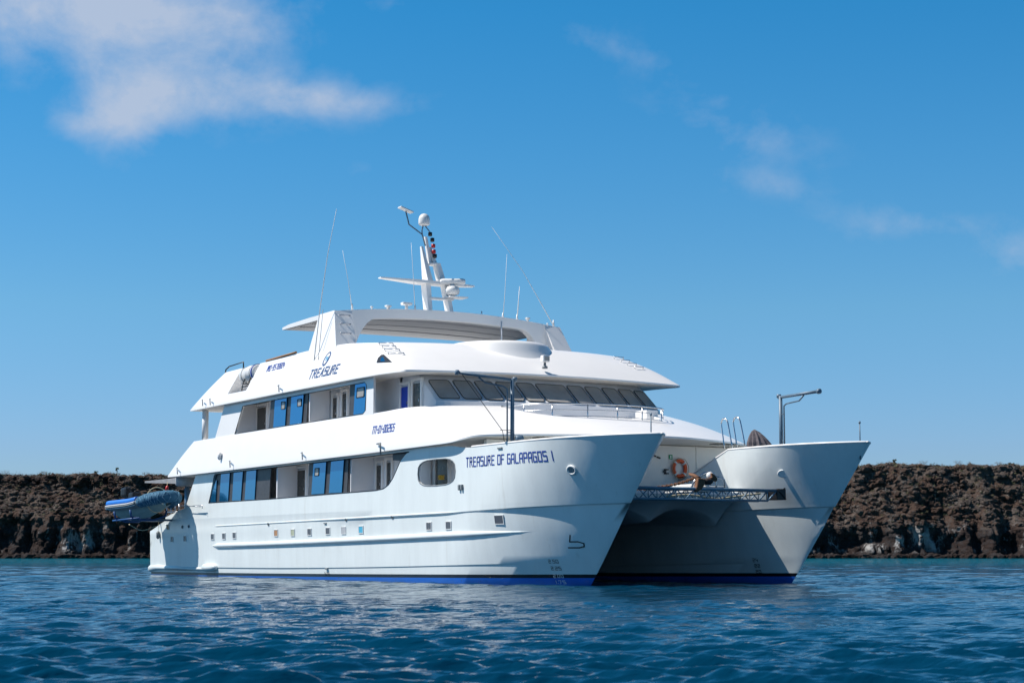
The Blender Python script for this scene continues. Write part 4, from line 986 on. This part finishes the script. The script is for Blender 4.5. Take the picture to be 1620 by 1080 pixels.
# ------------------------------------------------------------------ portholes, vents, hawse holes
def on_hull(u, v, off=.0):
    y = -6.6
    for _ in range(12):
        p = at(u, v, y=y); y = -(YC+hb(p.x, p.z)); 
    p = at(u, v, y=y-off); return p
def hull_frame(p):
    e = .05; nx = -(hull_y(p.x+e, p.z)-hull_y(p.x-e, p.z))/(2*e); nzz = -(hull_y(p.x, p.z+e)-hull_y(p.x, p.z-e))/(2*e)
    n = Vector((-nx*-1*-1, -1, -nzz*-1*-1)); n = Vector((hull_y(p.x+e, p.z)-hull_y(p.x-e, p.z), -2*e, hull_y(p.x, p.z+e)-hull_y(p.x, p.z-e))).normalized()
    tx = Vector((0, 0, 1)).cross(n).normalized()*-1
    if tx.x < 0: tx = -tx
    return n, tx, n.cross(tx)*(1 if n.cross(tx).z > 0 else -1)
SLATE = mat('porthole_slate_glass', (.10, .11, .13), .15); OCHRE = mat('porthole_ochre_curtain', (.42, .22, .10), .4); SAGE = mat('porthole_sage_curtain', (.42, .45, .32), .4); MILK = mat('porthole_milky_glass', (.45, .46, .48), .3); AQUA = mat('porthole_aqua_curtain', (.08, .42, .62), .3)
def porthole(u, v, w, h, m):
    p = on_hull(u, v); n, tx, tz = hull_frame(p); rot = Matrix((tx, n, tz)).transposed()
    mb = MB(); mb.box(p+n*.004, (w, .03, h), rot=rot, bev=.008); o = mb.build('porthole', m, Y)
    f = MB(); t_ = .03
    for sx, sz, ww, hh in ((0, .5, w+.07, t_), (0, -.5, w+.07, t_), (.5, 0, t_, h), (-.5, 0, t_, h)):
        f.box(p+tx*sx*(w+t_)+tz*sz*(h+t_)+n*.012, (ww, .035, hh), rot=rot)
    f.build('porthole_frame', CANW, o)
for (u, v, m) in ((336.5, 848.5, SLATE), (354.5, 847.5, SLATE), (371, 846.5, SLATE), (437, 842.5, OCHRE), (463.5, 842, SAGE), (490, 841, SLATE), (519, 839.5, SLATE), (544, 838.5, MILK), (571.5, 837.3, AQUA), (679, 831.7, SLATE), (710, 830.5, SLATE), (272.5, 852.5, SLATE), (293, 851.5, SLATE), (266, 833.5, OCHRE)):
    porthole(u, v, .40, .27, m)
porthole(790, 821.5, .52, .30, SLATE)
def fitting(u, v, r, m1, m2, name, off=0.0):
    p = on_hull(u, v); n, tx, tz = hull_frame(p); mb = MB(); mb.tube([p+n*.03+(tx*math.cos(a)*r*1.25+tz*math.sin(a)*r) for a in [k*math.pi/8 for k in range(16)]], r*.28, 6, closed=True); o = mb.build(name, m1, Y)
    mb = MB(); q = [p+n*.012+(tx*math.cos(a)*r*1.15+tz*math.sin(a)*r*.9) for a in [k*math.pi/8 for k in range(16)]]; mb.prism(q, n*.01); mb.build('opening', m2, o)
for (u, v) in ((425, 828.5), (548, 821.5), (621, 817.5)): fitting(u, v, .06, GREYR, BLACK, 'vent')
for (u, v) in ((289, 833), (299, 832)): fitting(u, v, .07, GREYR, BLACK, 'vent')
fitting(905, 743, .15, CANW, GREYR, 'hawse_hole')
p = on_hull(730, 770.5); mb = MB(); mb.box(p+Vector((-.1, -.03, .0)), (.13, .12, .22), bev=.03); mb.box(p+Vector((.09, -.03, 0)), (.13, .12, .22), bev=.03); mb.build('hull_fitting', GREYR, Y)
for (u, v, w) in ((791.5, 708.5, .34), (515, 827.2, .26), (517, 899, .26)):
    p = on_hull(u, v); n, tx, tz = hull_frame(p); mb = MB(); mb.box(p+n*.02, (w, .06, .06), rot=Matrix((tx, n, tz)).transposed(), bev=.015); mb.build('drain_slot', GREYR, Y)
# port hull hawse on its inboard face
y = 3.0
for _ in range(10): q = at(1238, 749, y=y); y = YC-hb(q.x, q.z, True)
n = Vector((.75, -.75, -.35)).normalized(); tz = Vector((0, 0, 1)); tx = n.cross(tz).normalized(); tz = tx.cross(n)
q = at(1238, 749, y=y-.015); mb = MB(); ell = [q+tx*math.cos(a)*.17+tz*math.sin(a)*.13 for a in [k*math.pi/10 for k in range(20)]]; mb.tube(ell, .03, 6, closed=True); o = mb.build('hawse_hole', CANW, Y); mb = MB(); mb.prism([p_+n*.01 for p_ in ell], n*-.04); mb.build('opening', CANW, o)

# ------------------------------------------------------------------ lettering (stroke alphabet, bent onto the hull)
G = {'T': [[(0, 4), (3, 4)], [(1.2, 4), (1.2, 0)]], 'R': [[(0, 0), (0, 4), (2.4, 4), (2.4, 2.2), (0, 2.2)], [(1.2, 2.2), (3, 0)]], 'E': [[(3, 4), (0, 4), (0, 0), (3, 0)], [(0, 2.1), (2.4, 2.1)]],
     'A': [[(0, 0), (0, 3.2), (.8, 4), (3, 4), (3, 0)], [(0, 1.8), (3, 1.8)]], 'S': [[(3, 4), (0, 4), (0, 2.2), (3, 2.2), (3, 0), (0, 0)]], 'U': [[(0, 4), (0, 0), (3, 0), (3, 4)]], 'O': [[(0, 0), (0, 4), (3, 4), (3, 0), (0, 0)]],
     'F': [[(0, 0), (0, 4), (3, 4)], [(0, 2.1), (2.4, 2.1)]], 'G': [[(3, 4), (0, 4), (0, 0), (3, 0), (3, 2.1), (1.5, 2.1)]], 'L': [[(0, 4), (0, 0), (3, 0)]], 'P': [[(0, 0), (0, 4), (3, 4), (3, 1.9), (0, 1.9)]],
     'I': [[(.6, 0), (.6, 4)]], 'N': [[(0, 0), (0, 4), (3, 4), (3, 0)]], 'M': [[(0, 0), (0, 4), (3, 4), (3, 0)], [(1.5, 4), (1.5, 1.6)]], '-': [[(.4, 2), (2.2, 2)]], ' ': [], '1': [[(.8, 0), (.8, 4)]],
     '0': [[(0, 0), (0, 4), (2.7, 4), (2.7, 0), (0, 0)]], '2': [[(0, 4), (2.8, 4), (2.8, 2.1), (0, 2.1), (0, 0), (2.8, 0)]], '6': [[(2.8, 4), (0, 4), (0, 0), (2.8, 0), (2.8, 2.1), (0, 2.1)]], '5': [[(2.8, 4), (0, 4), (0, 2.2), (2.8, 2.2), (2.8, 0), (0, 0)]],
     '9': [[(0, 0), (2.8, 0), (2.8, 4), (0, 4), (0, 2), (2.8, 2)]], '7': [[(0, 4), (2.8, 4), (1.4, 0)]], '8': [[(0, 0), (0, 4), (2.8, 4), (2.8, 0), (0, 0)], [(0, 2.1), (2.8, 2.1)]], '4': [[(0, 4), (0, 1.6), (2.8, 1.6)], [(2.1, 3), (2.1, 0)]],
     'b': [[(.9, 5.2), (.2, 2.5), (2.2, 2.5), (3.4, 1.8), (3.2, .5), (2.0, 0), (-.6, 0)]], 'v': [[(0, 4), (1.5, 0), (3, 4)]], '.': [[(.3, 0), (.3, .3)]], 'a': [[(0, 0), (2.0, 4), (3, 0)], [(.7, 1.3), (2.6, 1.3)]], 'X': [[(0, 4), (3, 0)], [(0, 0), (3, 4)]], 'K': [[(0, 0), (0, 4)], [(3, 4), (0, 2), (3, 0)]]}
ADV = {'I': 2.2, '1': 2.4, '-': 3.2, ' ': 2.6, '.': 1.4}
def lettering(text, x0, z0, h, wtot, surf, m=NAVY, th=.17, slant=0.0, zslope=0.0, name='lettering', parent=None):
    tot = sum(ADV.get(c, 4.5) for c in text)-1.5; sx = wtot/tot; sz = h/4; cur = 0; mb = MB(); hw = th*h/2*1.0
    for c in text:
        for line in G[c]:
            for (a, b) in zip(line, line[1:]):
                xa, za, xb2, zb2 = (cur+a[0])*sx+a[1]*sz*slant, a[1]*sz, (cur+b[0])*sx+b[1]*sz*slant, b[1]*sz
                dx, dz = xb2-xa, zb2-za; ln = math.hypot(dx, dz) or 1; dx, dz = dx/ln, dz/ln; nx, nz_ = -dz*hw, dx*hw
                xa -= dx*hw*.9; za -= dz*hw*.9; xb2 += dx*hw*.9; zb2 += dz*hw*.9
                k = max(1, int(ln/.12)); rows = []
                for i in range(k+1):
                    px_, pz = xa+(xb2-xa)*i/k, za+(zb2-za)*i/k; r_ = []
                    for s_ in (-1, 1):
                        X_, Z_ = x0+px_+nx*s_, z0+pz+nz_*s_; Z_ += zslope*(X_-x0); r_.append((X_, surf(X_, Z_), Z_))
                    rows.append(r_)
                mb.grid(rows, smooth=False)
        cur += ADV.get(c, 4.5)
    return mb.build(name, m, parent or Y)
hsurf = lambda x, z: hull_y(x, z)-.012
# find text extents on the curved bow
a = on_hull(738, 739); b = on_hull(876, 729)
t1 = lettering('TREASURE OF GALAPAGOS I', a.x, a.z+.02, .34, b.x-a.x, hsurf, th=.14, zslope=(b.z-a.z)/(b.x-a.x))
a = at(587.5, 673.5, y=-6.9); b = at(622, 670, y=-6.9)
def surf_band(o):
    from mathutils.bvhtree import BVHTree
    tr = BVHTree.FromPolygons([v.co.copy() for v in o.data.vertices], [list(p.vertices) for p in o.data.polygons])
    def f(x, z):
        h = tr.ray_cast(Vector((x, -12, z)), Vector((0, 1, 0))); return (h[0].y if h[0] else -6.9)-.012
    return f
sb1, sb2 = surf_band(band1), surf_band(band2)
lettering('TN-01-00265', a.x, 6.22, .30, b.x-a.x, sb1, th=.15, slant=.12)
a = at(421.5, 587.5, y=-6.62); b = at(449, 581, y=-6.62)
lettering('IMO-9578804', a.x, a.z, .26, b.x-a.x, sb2, th=.15, slant=.2, zslope=0)
def near_surf(u, v, f, y=-6.6):
    for _ in range(8):
        p = at(u, v, y=y); y = f(p.x, p.z)
    return p
a = near_surf(488, 599.5, sb2); b = near_surf(534, 589, sb2)
o = lettering('TREaSURE', a.x, a.z+.02, .38, b.x-a.x-.1, sb2, th=.19, slant=.22, m=mat('slate_blue_logo_paint', (.035, .085, .22), .5))
GR = mat('pale_blue_logo_paint', (.50, .60, .75), .5)
a = near_surf(500, 605, sb2); b = near_surf(518, 601.5, sb2)
lettering('IONIRIC', a.x, a.z, .12, b.x-a.x, sb2, th=.2, slant=.2, m=GR) if False else None
def skin_poly(name, uvs, f, m, parent, off):
    P_ = []
    for k in range(len(uvs)):
        a_, b_ = uvs[k], uvs[(k+1) % len(uvs)]
        for t in range(4):
            q = near_surf(a_[0]+(b_[0]-a_[0])*t/4, a_[1]+(b_[1]-a_[1])*t/4, f); P_.append((q.x, q.y-off, q.z))
    mb = MB(); mb.prism(P_, (0, .03, 0)); return mb.build(name, m, parent)
q0 = skin_poly('quarter_window', [(595.5, 573.5), (598, 566), (603, 561), (607, 560.5), (620, 572.5)], sb2, BLACK, Y, .004)
skin_poly('glass', [(602, 571.5), (603, 566), (606, 564), (609.5, 571)], sb2, BLUEG, q0, .012)
from mathutils.bvhtree import BVHTree
def hit_fn(o):
    tr = BVHTree.FromPolygons([v.co.copy() for v in o.data.vertices], [list(p.vertices) for p in o.data.polygons])
    def f(u, v):
        d = (FW*F + RT*(u-810) - CU*(v-540)).normalized(); h = tr.ray_cast(CAM, d); return h[0], h[1]
    return f
hit2 = hit_fn(band2)
for (u0, u1, v) in ((600.8, 622.6, 545.5), (605.5, 627, 550), (609.5, 633, 555), (615, 640, 560.5), (971.5, 985.5, 567.5), (982, 995.5, 572.5), (992, 1006, 577.5), (1004, 1017, 583)):
    a_, na = hit2(u0, v); b_, nb = hit2(u1, v+.8)
    if a_ is None or b_ is None or (a_-b_).length > 1.6: continue
    if na.z < 0: na = -na
    na = (na+Vector((0, 0, .6))).normalized()
    mb = MB(); mb.tube([a_-na*.03, a_+na*.10, b_+na*.10, b_-na*.03], .024, 6); mb.build('roof_step', STEEL, Y)
# ring emblem above the word
c = near_surf(516, 569, sb2); mb = MB(); n = 40; rin = []
rows = []
for k in range(n+1):
    a_ = 2*math.pi*k/n+2.4; tt = .06+.07*math.sin(math.pi*k/n); r_ = []
    for q_ in (0, tt):
        X_ = c.x+(.30-q_)*math.cos(a_)+.22*math.sin(a_)*.45; Z_ = c.z+(.33-q_*.7)*math.sin(a_)+.05; r_.append((X_, sb2(X_, Z_), Z_))
    rows.append(r_)
mb.grid(rows, smooth=False)
mb.build('emblem', bpy.data.materials['slate_blue_logo_paint'], Y)
lettering('v', c.x-.12, c.z-.03, .18, .12, sb2, th=.22, m=mat('sky_blue_logo_paint', (.16, .48, .75), .5), name='emblem'); lettering('v', c.x+.02, c.z-.03, .18, .12, sb2, th=.22, m=bpy.data.materials['sky_blue_logo_paint'], name='emblem')
sl = lettering('TURE', near_surf(500, 605, sb2).x, near_surf(500, 605, sb2).z, .10, .8, sb2, th=.2, slant=.2, m=GR) if False else None
# draft marks and symbols on the bow
def mark(text, u, v, h, w, m=BLACK, side=-1, name='draft_mark', th=.16):
    p = on_hull(u, v); lettering(text, p.x, p.z, h, w, hsurf, m=m, th=th, name=name)
mark('2.50', 869, 890, .115, .42, th=.15); mark('2.25', 873, 901, .115, .42, th=.15); mark('2.00', 876.5, 913, .115, .42, m=CANW, th=.15); mark('1.75', 880, 922.5, .11, .42, m=CANW, th=.15)
p = on_hull(903, 866); lettering('b', p.x, p.z, .34, .50, hsurf, m=BLACK, th=.13, name='bulb_mark')
mark('vX', 514, 910, .16, .5, th=.2)
for (u, v, tx_) in ((1192, 888, '24'), (1195, 897, '22'), (1197, 906, '20')):
    y = 3.6
    for _ in range(10): q = at(u, v, y=y); y = YC-hb(q.x, q.z, True)
    lettering(tx_, q.x, q.z, .12, .26, lambda x, z: YC-hb(x, z, True)-.015, m=BLACK, name='draft_mark')

# ------------------------------------------------------------------ stern: crane, tender, raft
CX, CY = -39.3, -5.9
mb = MB(); mb.tube([(CX, CY, 2.9), (CX, CY, 4.95)], .14, 12); sc_ = mb.build('stern_crane', ALU, Y); sc_['label'] = 'tender crane on the stern deck'
mb = MB(); mb.lathe((CX, CY, 4.86), [(.55, 0), (.66, .08), (.66, .48), (.5, .52)], 20); mb.build('slewing_drum', mat('weathered_grey_paint', (.36, .36, .36), .5, var=.15, vscale=4), sc_)
mb = MB(); e_ = at(230, 762, x=-42.3); hexa(mb, [(CX-.1, CY-.25, 5.0), (CX+.1, CY+.25, 5.0), (CX+.1, CY+.25, 5.36), (CX-.1, CY-.25, 5.36)], [tuple(e_+Vector((-.1, 0, -.05))), tuple(e_+Vector((.1, .1, -.05))), tuple(e_+Vector((.1, .1, .05))), tuple(e_+Vector((-.1, 0, .05)))]); mb.build('boom', bpy.data.materials['weathered_grey_paint'], sc_)
mb = MB(); h0 = at(265, 762, x=-40.3); h1 = at(264.5, 768, x=-40.3); h2 = at(264, 778, x=-40.3); mb.tube([h0, h2], .02, 6); hl = mb.build('hoist_line', ROPE, sc_); mb = MB(); mb.tube([h1, h1+Vector((0, 0, -.1)), h2], [.05, .1, .09], 8); mb.build('hook_cover', RED, sc_)
mb = MB()
for z in (3.45, 3.85): mb.tube([(-40.6, -6.6, z), (-38.6, -6.62, z)], .025, 6)
for x in (-40.6, -39.9, -39.2, -38.6): mb.tube([(x, -6.6, 3.1), (x, -6.6, 3.85)], .025, 6)
mb.build('stern_railing', STEEL, Y)
mb = MB(); mb.tube([at(305, 800, y=-6.95), at(320, 799, y=-6.95), at(320, 804, y=-6.95)], .022, 6); mb.tube([at(285, 799.5, y=-6.95), at(318, 801, y=-6.95)], .018, 6); mb.build('grab_rail', STEEL, Y)
# tender
td = empty('tender_boat', (0, 0, 0), 'grey inflatable tender with a blue stripe and a rope-covered bow slung at the stern', 'inflatable boat')
def tpath(s):  # s 0 stern .. 1 bow; centre of tube on one side (half width)
    L_ = 4.7; x = s*L_
    hw_ = .78 if s < .62 else .78*math.sqrt(max(0, 1-((s-.62)/.38)**2.2))
    z = .0+.42*max(0, s-.45)**1.4*1.5
    return x, hw_, z
TO = at(195, 802, y=-8.75); TR = Matrix.Rotation(R(11), 3, 'Z') @ Matrix.Rotation(R(-2), 3, 'Y')
tw = lambda v: TO + TR @ (Vector(v)*1.09)
pts, rr, seg = [], [], []
S_ = [i/24 for i in range(25)]
left = [(tpath(s)[0], tpath(s)[1], tpath(s)[2]) for s in S_]
path = [(x, -y, z) for x, y, z in left]+[(x, y, z) for x, y, z in left[-2::-1]]
rad = [.13, .27]+[.27]*(len(path)-4)+[.27, .13]
mb = MB(); mb.tube([tw(p) for p in path], rad, 14); mb.build('tube', GREYR, td)
# blue upper panel on both tubes, cloth strips along the flank
def strip(off_y, off_z, r, m, name, s1=.64, s0=.02):
    for sg_ in (-1, 1):
        mb = MB(); P_ = []
        for i in range(22):
            s = s0+(s1-s0)*i/21; x, hw_, z = tpath(s); P_.append(tw((x, sg_*(hw_+off_y), z+off_z)))
        mb.tube(P_, r, 8); mb.build(name, m, td)
strip(.10, .14, .175, BLUEP, 'upper_panel'); strip(.275, .02, .03, CANW, 'rub_strip'); strip(.27, -.06, .045, GREYR, 'rub_strip'); strip(.25, -.13, .025, CANW, 'rub_strip')
mb = MB(); rows = []
for i in range(17):
    s = .02+.9*i/16; x, hw_, z = tpath(s); w = hw_*.95; kd = .55*(1-max(0, s-.6)/.36*.55); rows.append([tw((x, -w, z-.12)), tw((x, -w*.55, z-.12-kd*.6)), tw((x, 0, z-.12-kd)), tw((x, w*.55, z-.12-kd*.6)), tw((x, w, z-.12))])
mb.grid(rows, smooth=False); mb.grid([rows[0], [tw((0, 0, .1))]*5], smooth=False); mb.build('keel_hull', PALE, td)
# rope net over the bow
mb = MB(); P_, rr = [], []
for p, s_ in zip(path, [min(i, 48-i)/24 for i in range(49)]):
    if s_ > .66: P_.append(tw(p)); rr.append(.33 if s_ > .72 else .29)
mb.tube(P_, rr, 14); mb.lathe(tw((3.7, 0, .20)), [(.66, -.05), (.62, .1), (.42, .2), (.2, .24), (.02, .25)], 18)
bn = mb.build('bow_net', NET, td)
mb = MB()
for k in range(22):
    a_ = k*math.pi*2/9
for i in range(0, len(P_)-1):
    c0, c1 = P_[i], P_[i+1]; d_ = (c1-c0).normalized(); n1_ = d_.orthogonal().normalized(); n2_ = d_.cross(n1_)
    for sgn in (1, -1):
        mb.tube([c0.lerp(c1, t)+(n1_*math.cos(sgn*t*2.0+i)+n2_*math.sin(sgn*t*2.0+i))*(rr[i]+.012) for t in (0, .33, .66, 1)], .018, 4)
        mb.tube([c0.lerp(c1, t)+(n1_*math.cos(sgn*t*2.0+i+2.1)+n2_*math.sin(sgn*t*2.0+i+2.1))*(rr[i]+.012) for t in (0, .33, .66, 1)], .018, 4)
        mb.tube([c0.lerp(c1, t)+(n1_*math.cos(sgn*t*2.0+i+4.2)+n2_*math.sin(sgn*t*2.0+i+4.2))*(rr[i]+.012) for t in (0, .33, .66, 1)], .018, 4)
mb.build('net_rope', mat('faded_blue_rope', (.10, .24, .36), .85), bn)
mb = MB(); lp = [tw((3.75+.1*math.cos(a_), -.2+.55*math.cos(a_), .15+.62*math.sin(a_))) for a_ in [k*math.pi/10 for k in range(20)]]; mb.tube(lp, .03, 6, closed=True); mb.build('bow_line', ROPE, td)
mb = MB(); mb.box(tw((.1, .1, .75)), (.62, .42, .55), rot=TR, bev=.14); mb.tube([tw((-.1, 0, .1)), tw((-.2, 0, -.4))], [.12, .07], 8); om = mb.build('outboard_motor', BLACK, td)
mb = MB(); mb.box(tw((1.2, 0, .45)), (.5, .6, .5), rot=TR, bev=.12); mb.tube([tw((1.4, -.2, .6)), tw((1.4, -.1, .75)), tw((1.4, .1, .75)), tw((1.4, .2, .6))], .025, 6); mb.build('console', BLACK, td)
localise(td, tw((2.0, 0, -.6)))
# cradle under the tender
mb = MB()
for x in (1.0, 2.6):
    a_ = [tw((x, -1.05, -.28)), tw((x, -.98, -.62)), tw((x, -.4, -.78)), tw((x, .3, -.78)), tw((x, .95, -.55)), tw((x, 1.0, -.3))]; mb.tube(a_, .06, 8)
mb.tube([tw((.6, -.9, -.72)), tw((3.3, -.9, -.72))], .05, 8)
ck = mb.build('tender_cradle', mat('blue_cradle_paint', (.01, .07, .22), .5), Y)
for x in (-41.4, -39.4): mb = MB(); mb.tube([(x, -9.0, 3.0), (x, -6.3, 3.0)], .06, 8); mb.build('cradle_beam', GREYM, ck)
mb = MB(); q1, q2 = at(204, 829, x=-41.5), at(246, 832, x=-39.8); mb.tube(spl([q1, q1.lerp(q2, .5)+Vector((0, 0, -.28)), q2]), .025, 6); mb.build('slack_line', ROPE, ck)
mb = MB(); q = at(250, 845, y=-6.75); mb.lathe(q+Vector((0, 0, -.25)), [(.04, 0), (.1, .08), (.11, .35), (.04, .45)], 12); f_ = mb.build('fender', None); f_.data.materials.append(GREYR); tag(f_, 'grey cylindrical fender hanging at the stern corner', 'fender')
mb = MB(); mb.tube([q+Vector((0, 0, .2)), q+Vector((0, .02, .9))], .012, 5); mb.build('fender_line', ROPE, f_)
# life raft canister in the notch
rf = empty('life_raft_canister', (0, 0, 0), 'white banded life raft canister lying in the notch of the top band at the stern', 'life raft')
c = Vector((-28.75, -6.35, 10.12)); ax = Vector((1, 0, .03)).normalized()
mb = MB(); mb.lathe(c-ax*.9, [(.3, 0), (.40, .04), (.43, .12), (.43, .85), (.45, .87), (.45, .93), (.43, .95), (.43, 1.68), (.40, 1.76), (.3, 1.8)], 24, axis=tuple(ax)); mb.build('canister', CANW, rf)
for o_ in (.35, 1.45):
    mb = MB(); mb.lathe(c-ax*.9+ax*o_, [(.445, 0), (.445, .05)], 24, axis=tuple(ax)); mb.build('strap', GREYR, rf)
mb = MB(); mb.lathe(c-ax*.9+ax*1.62, [(.436, 0), (.436, .12)], 24, axis=tuple(ax)); mb.build('printed_band', NAVY, rf)
localise(rf, c+Vector((0, 0, -.45)))
mb = MB()
for x in (-29.2, -28.4):
    mb.tube([(x, -6.75, 9.3), (x, -6.7, 9.66), (x, -6.2, 9.64)], .03, 6); mb.tube([(x, -6.7, 9.66), (x+.3, -6.7, 9.9)], .03, 6)
mb.tube([(-29.3, -6.72, 9.5), (-28.1, -6.72, 9.5)], .03, 6); mb.build('raft_cradle', BLACK, Y)
localise(Y, (0, 0, 0))
